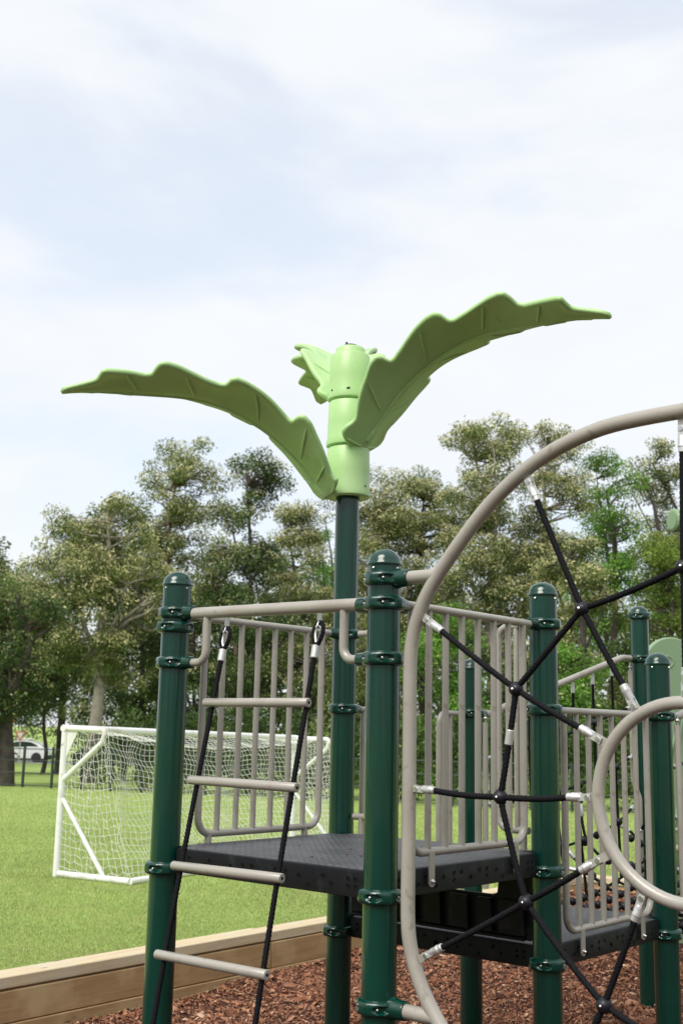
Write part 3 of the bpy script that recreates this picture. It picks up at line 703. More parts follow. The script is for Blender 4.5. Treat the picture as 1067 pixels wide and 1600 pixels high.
    wpart('bracket', MB().tube([(T[0] + .09 * dvec[0], T[1] + .09 * dvec[1], 1.27 + dz), *[tuple(surf(np.array([q]), np.array([1e-6]), np.array([-.012]))[0]) for q in (.06, .1, .14)]], [.03, .028, .02, .01], 14), M_leaf, me_obj)
    return me_obj
frond(203, .0, 'left frond, lowest on the post', .03); frond(321, .31, 'right frond curving over the arch'); frond(97, .59, 'back frond seen from above behind the hub')

# ------------------------------------------------------------------ arch with rope web
arch = thing('arch_climber', 'large taupe tube arch holding a black rope web around a small ring', 'rope climber', P3(C, -E2, 1.18, -1.43))
D0 = -E2
def A3(t, z, off=0.0): q = Lp + D0 * t; return (q[0] - E1[0] * off, q[1] - E1[1] * off, z)
AX, AZ = 2.385, -.2
half = [(1.325, -.2), (1.325, .02), (1.325, .24), (1.336, .345), (1.362, .425), (1.40, .5), (1.468, .592), (1.597, .735), (1.71, .838), (1.83, .92), (1.945, .975), (2.065, 1.012), (2.19, 1.032)]
q_ = half + [(AX, 1.038)] + [(2 * AX - a, b) for a, b in half[::-1]][:-1]
up = q_; lo_ = [(2 * AX - a, 2 * AZ - b) for a, b in up]
loop = catmull([A3(a, b) for a, b in up + lo_], 8, closed=True)
wpart('arch_tube', MB().tube(loop + [loop[0]], .0262, 24, cap=False), M_taupe, arch)
for t0, t1, z in ((1.1973 + .1, 1.452, .571), (1.1973 + .1, 1.452, -.973), (2 * AX - 1.2973, 2 * AX - 1.452, .571), (2 * AX - 1.2973, 2 * AX - 1.452, -.973)):
    wpart('stub_tube', MB().tube([A3(t0, z), A3(t1, z)], .0255, 20), M_taupe, arch)
RC = (2.387, -.197); rad = .296
wpart('ring_tube', MB().tube([A3(RC[0] + rad * cos(t), RC[1] + rad * 1.02 * sin(t)) for t in np.linspace(0, 2 * pi, 73)], .0205, 22, cap=False), M_taupe, arch)
hubsL = [(2.407, .53), (2.046, .415), (1.785, .15), (1.718, -.215), (1.818, -.549), (2.096, -.827)]
mir = lambda q: (2 * AX - q[0], q[1])
hubs = hubsL + [(2.39, -.93)] + [mir(q) for q in hubsL[1:]][::-1]
outs = [(2.421, 1.012), (1.834, .905), (1.378, .425), (1.33, -.204), (1.38, -.79), (1.84, -1.31)]
outs = outs + [(2.39, -1.435)] + [mir(q) for q in outs[1:]][::-1]
ins = [(2.4, .1), (2.243, .062), (2.13, -.03), (2.091, -.197), (2.12, -.375), (2.25, -.46)]
ins = ins + [(2.39, -.497)] + [mir(q) for q in ins[1:]][::-1]
def connector(P, Q, ln=.105):
    """silver clevis from a point on the tube towards Q; returns rope start"""
    P = V3(P); Q = V3(Q); d = unit(Q - P); mb = MB()
    mb.box(P + d * .012, .02, .004, .014, d, (E1[0], E1[1], 0), np.cross(d, (E1[0], E1[1], 0)), m=0)
    nn = np.array((E1[0], E1[1], 0))
    for sg in (-1, 1): mb.box(P + d * .04 + nn * sg * .009, .022, .003, .011, d, nn, np.cross(d, nn), m=1)
    mb.lathe([(.008, -.016), (.008, .016)], 10, P + d * .03, nn, m=2)
    mb.lathe([(.0125, .052), (.0145, .056), (.0145, .08), (.0155, .082), (.0155, .088), (.0138, .09), (.0138, ln), (.012, ln + .002)], 20, P, d, m=1)
    wpart('rope_connector', mb, [M_taupe, M_alu, M_steel], arch); return P + d * (ln - .008)
def sag(P, Q, s_, n=12):
    P, Q = V3(P), V3(Q); return [P + (Q - P) * t + np.array([0, 0, -4 * s_ * t * (1 - t)]) for t in np.linspace(0, 1, n)]
H3 = [A3(*q, off=.0) for q in hubs]; n_ = len(hubs)
for i in range(n_):
    wpart('rope', rope_mb(sag(H3[i], H3[(i + 1) % n_], random.uniform(-.004, .012) + (.012 if i in (2, 3) else 0))), M_rope, arch)
    for E_, q in ((outs, 0), (ins, 1)):
        p = V3(A3(*E_[i])); h = V3(H3[i]); dd = unit(h - p)
        c_ = np.array(A3(AX, AZ)) if q else None
        rs = connector(p + dd * (.005 if not q else .006), h)
        wpart('rope', rope_mb(sag(rs, h, .006 if i in (3,) else .003)), M_rope, arch)
    hb_ = MB().ball(H3[i], .0245, 20, (1.08, 1.08, .96))
    hb_.lathe([(.0265, -.0025), (.0265, .0025)], 20, H3[i], (E1[0], E1[1], 0)).ball(V3(H3[i]) - np.array((E1[0], E1[1], 0)) * .0235, .0055, 8, m=1)
    wpart('rope_hub', hb_, [M_ball, M_steel], arch)
qa, qb = V3(H3[2]), V3(H3[3])
wpart('rope_sleeve', MB().lathe([(.0125, -.026), (.0142, -.024), (.0142, .024), (.0125, .026)], 20, qa + (qb - qa) * .42 + np.array([0, 0, -.010]), unit(qb - qa)), M_alu, arch)

# ------------------------------------------------------------------ rope ladder hung from the header beam
lad = thing('rope_ladder', 'rope ladder of taupe rungs hanging from the header beam', 'rope ladder', (*(Lp * .6 + C * .4), .45))
OUT = -E1; KO = .2
def LP(t, h):  # t along the beam from L, h below attach point
    q = Lp + D0 * t + OUT * KO * h * (1 + .04 * sin(h * 2)); return np.array((q[0], q[1], .415 - h))
tl = .333; tr_ = .868
def solve_h(t, py):
    lo, hi = -.2, 2.6
    for _ in range(40):
        m_ = (lo + hi) / 2; P = LP(t, m_); d_ = P[1] * cos(PITCH) + P[2] * sin(PITCH); u_ = -P[1] * sin(PITCH) + P[2] * cos(PITCH)
        X, Y = P[0] / d_, -u_ / d_; y = 800 + FPX * (X * sin(ROLL) + Y * cos(ROLL))
        if y < py: lo = m_
        else: hi = m_
    return lo
hs_ = [(solve_h(tl, a), solve_h(tr_, b)) for a, b in ((1098, 1098), (1219, 1230), (1353, 1371), (1492, 1521))]
st_ = .5 * (hs_[3][0] - hs_[2][0] + hs_[3][1] - hs_[2][1])
hs_ += [(hs_[3][0] + st_ * k, hs_[3][1] + st_ * k) for k in (1, 2)]
for t in (tl, tr_):
    mb = rope_mb([LP(t, h) for h in np.linspace(.115, 2.22, 20)], .0108)
    wpart('rope', mb, M_rope, lad)
    # shackle, eye round a heart thimble, ferrule
    a = LP(t, .0); dn = unit(LP(t, .3) - a); sx = np.array((D0[0], D0[1], 0)); sx = unit(sx - dn * (sx @ dn)); nn = np.cross(dn, sx)
    def heart(w_, l_, o_): return [a + dn * (o_ + l_ * (1 - cos(th)) / 2) + sx * w_ * sin(th) * (1 - .55 * ((1 - cos(th)) / 2) ** 2) for th in np.linspace(0, 2 * pi, 29)]
    wpart('rope_eye', rope_mb(heart(.027, .1, -.008), .0095), M_rope, lad)
    wpart('thimble', MB().tube(heart(.0165, .07, .006), .0045, 8, cap=False), M_steel, lad)
    wpart('ferrule', MB().lathe([(.0135, .0), (.0162, .003), (.0162, .05), (.0135, .053)], 20, a + dn * .088, dn), M_alu, lad)
    up_ = -dn
    sh = [a + dn * .012 + nn * .011 * cos(th) + up_ * (.024 * sin(th)) for th in np.linspace(0, pi, 12)]
    wpart('shackle', MB().tube([a + nn * .012 + dn * .016] + sh + [a - nn * .012 + dn * .016], .0038, 8).lathe([(.0055, -.017), (.0055, .017)], 10, a + dn * .014, nn), M_steel, lad)
    wpart('hanger_tab', MB().box(a + np.array([0, 0, .032]), .012, .0035, .018, sx, nn, (0, 0, 1)), M_steel, lad)
for i, (ha, hb2) in enumerate(hs_):
    a, b = LP(tl, ha), LP(tr_, hb2); d = unit(b - a); off = np.array((OUT[0], OUT[1], 0)) * .012
    a2, b2 = a - d * .036 + off, b + d * .034 + off
    if i == 0: b2 = b + d * .022 + off
    rg = MB().lathe([(.008, 0), (.0165, .0005), (.0185, .003), (.0185, np.linalg.norm(b2 - a2) - .003), (.0165, np.linalg.norm(b2 - a2) - .0005), (.008, np.linalg.norm(b2 - a2))], 22, a2, d)
    rg.lathe([(.0065, -.001), (0, -.0012)], 10, a2, d, m=1).lathe([(.0065, .0), (0, .0014)], 10, b2, d, m=1)
    wpart('rung', rg, [M_taupe, M_dark], lad)

# ------------------------------------------------------------------ net bridge behind the lower deck
net = thing('net_bridge', 'black rope net bridge with ball joints climbing behind the lower deck', 'net climber', (*(.25 * (Sp + U + Vp + Wp)), -1.2))
def NB(u, v):   # floor net: u across (U->S), v outwards (deck -> far posts)
    a = U + (Sp - U) * (.08 + .84 * u); q = a + (Vp - U) * (.06 + .86 * v)
    z = -.97 + .16 * v - .12 * sin(pi * v) - .10 * sin(pi * u)
    return np.array((q[0], q[1], z))
NU, NVV = 10, 13
rb_ = MB(); 
for i in range(NU + 1): rb_.tube([NB(i / NU, v) for v in np.linspace(0, 1, 24)], .0085, 8)
wpart('long_ropes', rb_, M_rope, net)
rb_ = MB()
for j in range(NVV + 1): rb_.tube([NB(u, j / NVV) for u in np.linspace(0, 1, 20)], .0085, 8)
wpart('cross_ropes', rb_, M_rope, net)
bme = MB().ball((0, 0, 0), .026, 12).mesh('net_ball', M_ball)
ro = WM[net.name].translation
for i in range(NU + 1):
    for j in range(NVV + 1):
        p = NB(i / NU, j / NVV); link('net_ball', bme, net, tuple(Vector(p) - ro))
def side_net(A, B, za, zb_, u):
    d = unit(B - A); ln = np.linalg.norm(B - A)
    zr = lambda s_: za + .065 + (zb_ - za - .065) * np.clip((s_ - .36) / (ln - .58), 0, 1)
    ss = [.55, .78, 1.0, 1.22, 1.44]; tops = []
    for s_ in ss:
        q = A + d * s_; z1 = float(zr(s_)); fl = NB(u, min(1, s_ / ln)); qq = fl
        mb = MB(); mb.lathe([(.006, 0), (.006, -.03), (.013, -.035), (.013, -.085), (.01, -.087)], 12, (q[0], q[1], z1 - .01)); mb.lathe([(.006, -.014), (.006, .014)], 8, (q[0], q[1], z1 - .035), (E1[0], E1[1], 0))
        wpart('rope_connector', mb, M_alu, net)
        pts = catmull([(q[0], q[1], z1 - .09), (q[0] + .01, q[1], (z1 + fl[2]) / 2), tuple(fl)], 8)
        wpart('hanger_rope', MB().tube(pts, .0095, 10), M_rope, net); tops.append((q, z1, fl))
    for k, f_ in enumerate((.25, .5, .75)):
        pts = [(q[0] * (1 - f_) + fl[0] * f_, q[1] * (1 - f_) + fl[1] * f_, z1 * (1 - f_) + fl[2] * f_) for q, z1, fl in tops]
        s0_ = A + d * .12; s1_ = A + d * (ln - .12)
        zz0 = (za) * (1 - f_) - .95 * f_; zz1 = zb_ * (1 - f_) - .8 * f_
        pts = [(s0_[0], s0_[1], zz0)] + pts + [(s1_[0], s1_[1], zz1)]
        wpart('side_rope', MB().tube(catmull(pts, 5), .0085, 8), M_rope, net)
        for p in pts[1:-1]: link('net_ball', bme, net, tuple(Vector(p) - ro))
        for a_, b_ in ((pts[0], pts[1]), (pts[-1], pts[-2])):
            dd = unit(V3(b_) - V3(a_)); wpart('rope_connector', MB().lathe([(.008, 0), (.013, .01), (.013, .07), (.01, .075)], 12, a_, dd), M_alu, net)
side_net(U, Vp, .111, .532, 0.0); side_net(Sp, Wp, .104, .532, 1.0)
# loose loops of rope rising from the net floor
for (x0, y0, x1, y1, x2, y2, D) in ((905, 1250, 915, 1310, 945, 1345, 7.6), (932, 1305, 950, 1330, 985, 1352, 7.7), (880, 1320, 900, 1345, 925, 1368, 7.4), (962, 1285, 985, 1300, 1000, 1318, 7.9), (913, 1316, 928, 1303, 945, 1318, 7.8), (985, 1310, 1000, 1298, 1012, 1275, 8.0), (950, 1345, 975, 1352, 1000, 1358, 7.6), (880, 1355, 910, 1362, 940, 1380, 7.2)):
    P = [at_y(x0, y0, D), at_y(x1, y1, D - .05), at_y(x2, y2, D - .1)]
    wpart('net_rope', MB().tube(catmull(P, 8), .0095, 8), M_rope, net)
    for p in (P[0], P[2]): link('net_ball', bme, net, tuple(Vector(tuple(p)) - ro))
    dd = unit(P[1] - P[0]); wpart('rope_connector', MB().lathe([(.009, .02), (.0135, .03), (.0135, .1), (.01, .105)], 12, P[0], dd), M_alu, net)

# ------------------------------------------------------------------ sage panel and drum at the right edge
cx_ = at_y(1046, 1060, 9.3)
sp = thing('climbing_panel', 'sage green rounded plastic climbing panel with ribs at right edge', 'climbing panel', (cx_[0], 9.3, -1.75))
def panel_poly():
    c = []
    for a in np.linspace(pi, 0, 17): c.append((.26 * cos(a) + .0, .26 * sin(a) + 2.1))
    c += [(.27, 1.6), (.36, 1.2), (.40, .8), (.36, .3), (.38, 0), (-.3, 0), (-.32, .3), (-.2, .8), (-.25, 1.2), (-.3, 1.6), (-.27, 1.9)]
    return c
rx = unit((.97, .25, 0)); ry = (0, 0, 1); rn = np.cross(rx, (0, 0, 1))
O_ = (cx_[0] + .01, 9.3, -1.57)
pp = panel_poly(); pb = MB().prism(pp, O_, rx, ry, -rn, -.03, .03)
pw = wpart('panel_plate', pb, M_sage, sp, 50)
bv = pw.modifiers.new('round', 'BEVEL'); bv.width = .012; bv.segments = 3
for (x, z, sx_, sz_) in ((-.05, 2.16, .06, .045), (-.06, 1.86, .03, .06), (.1, 1.86, .03, .06)):
    e = [(x + sx_ * cos(t) * (1 if abs(cos(t)) < .7 else .9), z + sz_ * sin(t)) for t in np.linspace(0, 2 * pi, 17)]
    if z > 2: wpart('raised_frame', MB().tube([V3(O_) + rx * a + np.array((0, 0, b)) + rn * .031 for a, b in e], .006, 8), M_sage, sp)
    else: wpart('slot', MB().prism([(a, b) for a, b in e[:-1]], O_, rx, ry, rn, .0305, .0325), M_dark, sp)  # slots are black plates on the face, shade put in as colour
for x0, z0, x1, z1 in ((-.2, .9, .05, 1.75), (-.12, .6, .17, 1.6), (-.02, .4, .25, 1.45), (.1, 1.9, .02, 1.45)):
    wpart('rib', MB().tube([V3(O_) + rx * x0 + np.array((0, 0, z0)) + rn * .03, V3(O_) + rx * x1 + np.array((0, 0, z1)) + rn * .03], .014, 10), M_sage, sp)
for dx in (-.3, .42):
    wpart('panel_post', MB().lathe([(.05, 0), (.05, 1.3)], 24, V3(O_) + rx * dx + np.array((0, 0, 0))), M_cast if dx > 0 else M_sage, sp)
for z in (.86, .72, .55): wpart('grip_bar', MB().tube([V3(O_) + rx * -.32 + rn * .12 + np.array((0, 0, z)), V3(O_) + rx * .5 + rn * .12 + np.array((0, 0, z))], .03 if z == .72 else .018, 14), M_taupe, sp)
dc = at_y(1049, 813, 6.9); dr_ = unit((1, .28, .0))
dm = thing('play_drum', 'sage green cylinder lying sideways high at right edge', 'play tube', (dc[0] + .9, dc[1] + .25, -1.8))
wpart('drum_body', MB().lathe([(.0, 0), (.06, .0), (.067, .004), (.071, .012), (.071, .42), (.066, .43), (0, .431)], 48, dc, dr_), M_sage, dm)
wpart('end_disc', MB().lathe([(.055, -.001), (.055, -.004), (0, -.005)], 40, dc, dr_), M_sage, dm)
pq = V3(dc) + dr_ * .9; wpart('drum_post', MB().lathe([(.0635, 0), (.0635, pq[2] + 1.9 + .15)], 40, (pq[0], pq[1], -1.95)), M_green, dm)
wpart('drum_arm', MB().tube([V3(dc) + dr_ * .4, pq], .026, 16), M_taupe, dm)

# ------------------------------------------------------------------ goal
GA = at_z(88, 1370, FZ); GB = at_z(203, 1383, FZ); gs = unit((GB - GA) * np.array([1, 1, 0])); gw = np.array([-gs[1], gs[0], 0.])
GW = 4.74; gt = -.045 - FZ; GR = .039
NR = .0027
goal = thing('soccer_goal', 'white tube football goal with white net standing on the lawn', 'goal', tuple(GA), 0)
def G3(u, s_, h): return GA + gw * u + gs * s_ + np.array([0, 0, h + .0])
def gz(u): return gt - .085 * u / GW
SD, RT = float(np.linalg.norm((GB - GA)[:2])), .62
for u in (0, GW):
    wpart('upright', MB().tube([G3(u, 0, -.02), G3(u, 0, gz(u) + .02)], GR, 16), M_white, goal)
    wpart('base_side_bar', MB().tube([G3(u, .04, .035), G3(u, SD, .035)], .036, 14), M_white, goal)
    a = G3(u, 0, gz(u)); wpart('top_return_bar', MB().tube(fillet([a, G3(u, RT, gz(u) - .01), G3(u, RT - .06, gz(u) - .15), G3(u, .03, gz(u) - .56)], .1, 8), .03, 14), M_white, goal)
    wpart('side_brace', MB().tube([G3(u, .03, gz(u) - .78), G3(u, SD * .66, .04)], .024, 12), M_white, goal)
wpart('crossbar', MB().tube([G3(-.04, 0, gz(0)), G3(GW + .04, 0, gz(GW))], GR, 16), M_white, goal)
wpart('back_base_bar', MB().tube([G3(0, SD, .035), G3(GW, SD, .035)], .036, 14), M_white, goal)
def net_pt(u, v):
    """u 0..1 along goal, v 0..1 crossbar -> back -> ground"""
    X = u * GW; sgx = sin(pi * u)
    top_s = RT * (1 - .42 * sgx ** .7); hz = gz(X)
    if v < .28:
        k = v / .28; s_ = top_s * k; h = hz - .02 - .08 * sin(pi * k * .6) * sgx - .09 * k * sgx
    else:
        k = (v - .28) / .72; h0 = hz - .04 - .16 * sgx; s_ = top_s + (SD - top_s) * (k ** 1.7) + .05 * sin(pi * k) * (1 - sgx); h = h0 * (1 - k) + .04 * k
    w1_ = .018 * sin(u * 41 + v * 13) + .014 * sin(v * 37 - u * 17)
    return G3(X + w1_ * 1.2, s_ + w1_, h + .01 * sin(u * 60))
nb = MB(); nu, nv = 66, 31
cols_ = [[net_pt(i / nu, j / nv) for j in range(nv + 1)] for i in range(nu + 1)]
for i in range(nu + 1): nb.tube(cols_[i], NR, 4, cap=False)
for j in range(1, nv + 1): nb.tube([cols_[i][j] for i in range(nu + 1)], NR, 4, cap=False)
for u in (0, GW):   # side nets
    ns, nh = 12, 20
    def sp_(i, j):
        k = j / nh; h = gz(u) * (1 - k) + .04 * k; dmax = (RT + (SD - RT) * k ** 1.7) * (1 if k > .02 else 1)
        s_ = dmax * i / ns; wv = .02 * sin(i * 2.1 + j * 1.7) * sin(pi * i / ns)
        return G3(u + wv, s_ + .03, h - .05 * sin(pi * i / ns) + .02 * sin(i * 3 + j))
    for i in range(ns + 1): nb.tube([sp_(i, j) for j in range(nh + 1)], NR, 4, cap=False)
    for j in range(nh + 1): nb.tube([sp_(i, j) for i in range(ns + 1)], NR, 4, cap=False)
no = wpart('goal_net', nb, M_net, goal, 0); no['kind'] = 'stuff'
wpart('corner_patch', MB().prism([(0, 0), (.16, 0), (0, -.3)], G3(.0, .03, gz(0) - .04), gs, (0, 0, 1), gw, -.004, .004), M_net, goal, 0)

# ------------------------------------------------------------------ boundary fence
FA = np.array((-8.75, 31.2)); FB = np.array((5.9, 25.4)); fd = unit(FB - FA)
fence = thing('boundary_fence', 'low dark green rail fence along the far edge of the lawn', 'fence', (*FA, FZ))
F0, F1 = -8, 26; fx = lambda s_, z: (FA[0] + fd[0] * s_, FA[1] + fd[1] * s_, FZ + z)
for z in (.06, .38, .7, 1.0): wpart('rail', MB().tube([fx(F0, z), fx(F1, z)], .014, 6), M_dkmetal, fence)
pm = MB().box((0, 0, .53), .026, .026, .53).mesh('post', M_dkmetal)
for k in range(int((F1 - F0) / .9) + 1):
    s_ = F0 + .45 + k * .9; p = fx(s_, 0); link('post', pm, fence, (p[0] - FA[0], p[1] - FA[1], 0), ang(fd))
wm_ = MB()
for k in range(int((F1 - F0) / .085)): wm_.tube([fx(F0 + k * .085, .04), fx(F0 + k * .085, 1.0)], .0016, 3, cap=False)
for z in np.arange(.12, 1.0, .085): wm_.tube([fx(F0, z), fx(F1, z)], .0016, 3, cap=False)
wo = wpart('wire_mesh', wm_, M_dkmetal, fence, 0); wo['kind'] = 'stuff'

# ------------------------------------------------------------------ vehicles and signs far behind the fence
def car(name, label, x_rear, y, paint, h=1.55, ln=4.7, glass=M_glass):
    gz_ = float(field_z(0, y)) + .03; c = thing(name, label, 'car', (x_rear - ln / 2, y, gz_))
    X = lambda f: ln / 2 - f * ln          # f: 0 at the rear, 1 at the nose
    low = [(0.015, .42), (.0, .62), (.01, .95), (.06, 1.04), (.17, 1.12), (.30, 1.12), (.62, 1.02), (.72, .98), (.9, .86), (.985, .7), (1.0, .5), (.985, .28), (.03, .28)]
    cab = [(.075, 1.0), (.17, 1.3), (.28, h - .05), (.40, h), (.52, h - .03), (.62, h - .22), (.73, .97)]
    part('body', MB().prism([(X(a), b) for a, b in low], (0, 0, 0), (1, 0, 0), (0, 0, 1), (0, 1, 0), -.9, .9), paint, c, 30)
    part('roof', MB().prism([(X(a), b) for a, b in cab], (0, 0, 0), (1, 0, 0), (0, 0, 1), (0, 1, 0), -.74, .74), paint, c, 30)
    win = [(.17, 1.1), (.215, 1.27), (.29, h - .13), (.40, h - .08), (.52, h - .11), (.6, h - .27), (.68, 1.05)]
    part('side_window', MB().prism([(X(a), b) for a, b in win], (0, 0, 0), (1, 0, 0), (0, 0, 1), (0, 1, 0), -.75, -.735), glass, c, 0)
    part('rear_window', MB().box((X(.115), 0, 1.2), .012, .6, .14, (.55, 0, -.83), (0, 1, 0), (.83, 0, .55)), glass, c, 0)
    part('sill', MB().box((0, 0, .27), ln / 2 - .1, .905, .06, bev=.02), M_tyre, c)
    part('rear_bumper', MB().box((X(.01), 0, .45), .06, .8, .1, bev=.03), M_tyre, c)
    wm = MB().lathe([(.0, -.12), (.3, -.12), (.36, -.1), (.36, .1), (.3, .12), (0, .12)], 24, ax=(0, 1, 0)).mesh('wheel', M_tyre)
    rm = MB().lathe([(.23, -.135), (.21, -.13), (.06, -.122), (0, -.13)], 20, ax=(0, -1, 0)).mesh('rim', M_alu)
    for a in (.19, .8):
        for sy in (-1, 1):
            w_ = link('wheel', wm, c, (X(a), sy * .8, .36), 0 if sy < 0 else pi); link('rim', rm, w_)
    for sy in (-1, 1): part('tail_light', MB().box((X(.045), sy * .78, .93), .16, .13, .075, bev=.03), M_red, c)
    part('roof_rack', MB().box((X(.42), 0, h + .09), .5, .5, .04, bev=.02).box((X(.36), 0, h + .03), .03, .5, .05).box((X(.5), 0, h + .02), .03, .5, .05), M_alu, c)
    return c
xr = at_y(82, 1175, 84)[0]
car('parked_car', 'white coupe-roofed car on the road beyond the fence, far left', xr, 84, M_carw)
xr2 = at_y(215, 1180, 80)[0]
car('parked_car', 'dark car behind the goal net and the pale trunk', xr2, 81.5, M_card, 1.75)
sx0 = at_y(33, 1148, 78)
sg_ = thing('road_sign', 'white triangular give way sign with red border beside the left trunk', 'sign', (sx0[0], 78, float(field_z(0, 78))))
wpart('sign_post', MB().tube([(sx0[0], 78, -2.7), (sx0[0], 78, sx0[2] + .4)], .04, 8), M_alu, sg_)
def tri(r): return [(r * cos(a), r * sin(a)) for a in (-pi / 2, pi / 6, 5 * pi / 6)]
wpart('sign_plate', MB().prism(tri(.46), (sx0[0], 77.93, sx0[2]), (1, 0, 0), (0, 0, 1), (0, 1, 0), -.01, .01), M_signred, sg_, 0)
wpart('sign_face', MB().prism(tri(.27), (sx0[0], 77.91, sx0[2]), (1, 0, 0), (0, 0, 1), (0, 1, 0), -.008, .002), M_signwhite, sg_, 0)
bx = at_y(21, 1114, 70)
bn = thing('street_banner', 'orange and white hanging banner on a pole behind left trunk', 'banner', (bx[0], 70, float(field_z(0, 70))))
wpart('banner_pole', MB().tube([(bx[0] - .25, 70, -2.6), (bx[0] - .25, 70, bx[2] + 1.2)], .05, 8), M_alu, bn)
wpart('banner_cloth', MB().prism([(-.2, -.6), (.25, -.5), (.3, .1), (.12, .9), (-.1, 1.0), (-.2, .1)], (bx[0], 70, bx[2]), (1, 0, 0), (0, 0, 1), (0, 1, 0), -.01, .01), M_orange, bn, 0)
wpart('banner_foot', MB().prism([(-.2, -.85), (.22, -.8), (.24, -.52), (-.2, -.62)], (bx[0], 70, bx[2]), (1, 0, 0), (0, 0, 1), (0, 1, 0), -.01, .01), M_signwhite, bn, 0)

# ------------------------------------------------------------------ trees
PAL = {
 'olive': [((.085, .12, .03), .40), ((.125, .165, .045), .30), ((.19, .21, .075), .16), ((.05, .08, .022), .14)],
 'dark': [((.05, .088, .024), .5), ((.08, .125, .034), .3), ((.032, .055, .018), .12), ((.13, .17, .05), .08)],
 'bright': [((.10, .21, .03), .5), ((.14, .28, .04), .3), ((.06, .13, .02), .2)],
 'yellow': [((.14, .2, .03), .45), ((.19, .24, .05), .3), ((.08, .13, .02), .25)],
}
BLOSSOM_SUN = np.array((.56, .53, .27))  # cream flowers, brightened so they also paint sun on clump tops
def leaves(centres, radii, per, ll, lw, pal, blossom_sun, squash=.7, tint=None):
    nC = len(centres); n = int(per.sum()); ci = np.repeat(np.arange(nC), per)
    d = rng.normal(size=(n, 3)); d /= np.linalg.norm(d, axis=1)[:, None]
    rho = rng.random(n) ** .36; ex = rng.random(n) < .06; rho[ex] *= 1.2
    P = centres[ci] + d * (rho * radii[ci])[:, None] * np.array([1, 1, squash])
    # leaf directions: mostly drooping, spread outwards
    a = d * .7 + rng.normal(size=(n, 3)) * .6 + np.array([0, 0, -.45]); a /= np.linalg.norm(a, axis=1)[:, None]
    b = np.cross(a, rng.normal(size=(n, 3))); b /= np.linalg.norm(b, axis=1)[:, None]
    l = ll * rng.uniform(.6, 1.3, n)[:, None] / 2; w_ = lw * rng.uniform(.7, 1.3, n)[:, None] / 2
    v = np.stack([P - a * l, P + b * w_ - a * l * .1, P + a * l, P - b * w_ - a * l * .1], 1).reshape(-1, 3)
    cs = np.array([c for c, p in PAL[pal]]); pr = np.array([p for c, p in PAL[pal]])
    # every clump leans to one of the colours
    cb = rng.choice(len(cs), nC, p=pr); pick = np.where(rng.random(n) < .85, cb[ci], rng.choice(len(cs), n, p=pr))
    col = cs[pick] * rng.uniform(.8, 1.2, (n, 1)) * (rng.uniform(.72, 1.35, nC)[ci])[:, None]
    if blossom_sun > 0:
        bc = rng.random(nC) < min(1, blossom_sun * 2.2); pb = np.where(bc[ci], .62, .06) * np.clip((d[:, 2] + .75), 0, 1) * (rho > .5)  # weighted towards clump tops, so the flower colour doubles as sunlight
        k = rng.random(n) < pb; col[k] = BLOSSOM_SUN * rng.uniform(.6, 1.15, (k.sum(), 1))
    return v, np.arange(n * 4).reshape(-1, 4), np.repeat(col * 1.2, 4, 0)
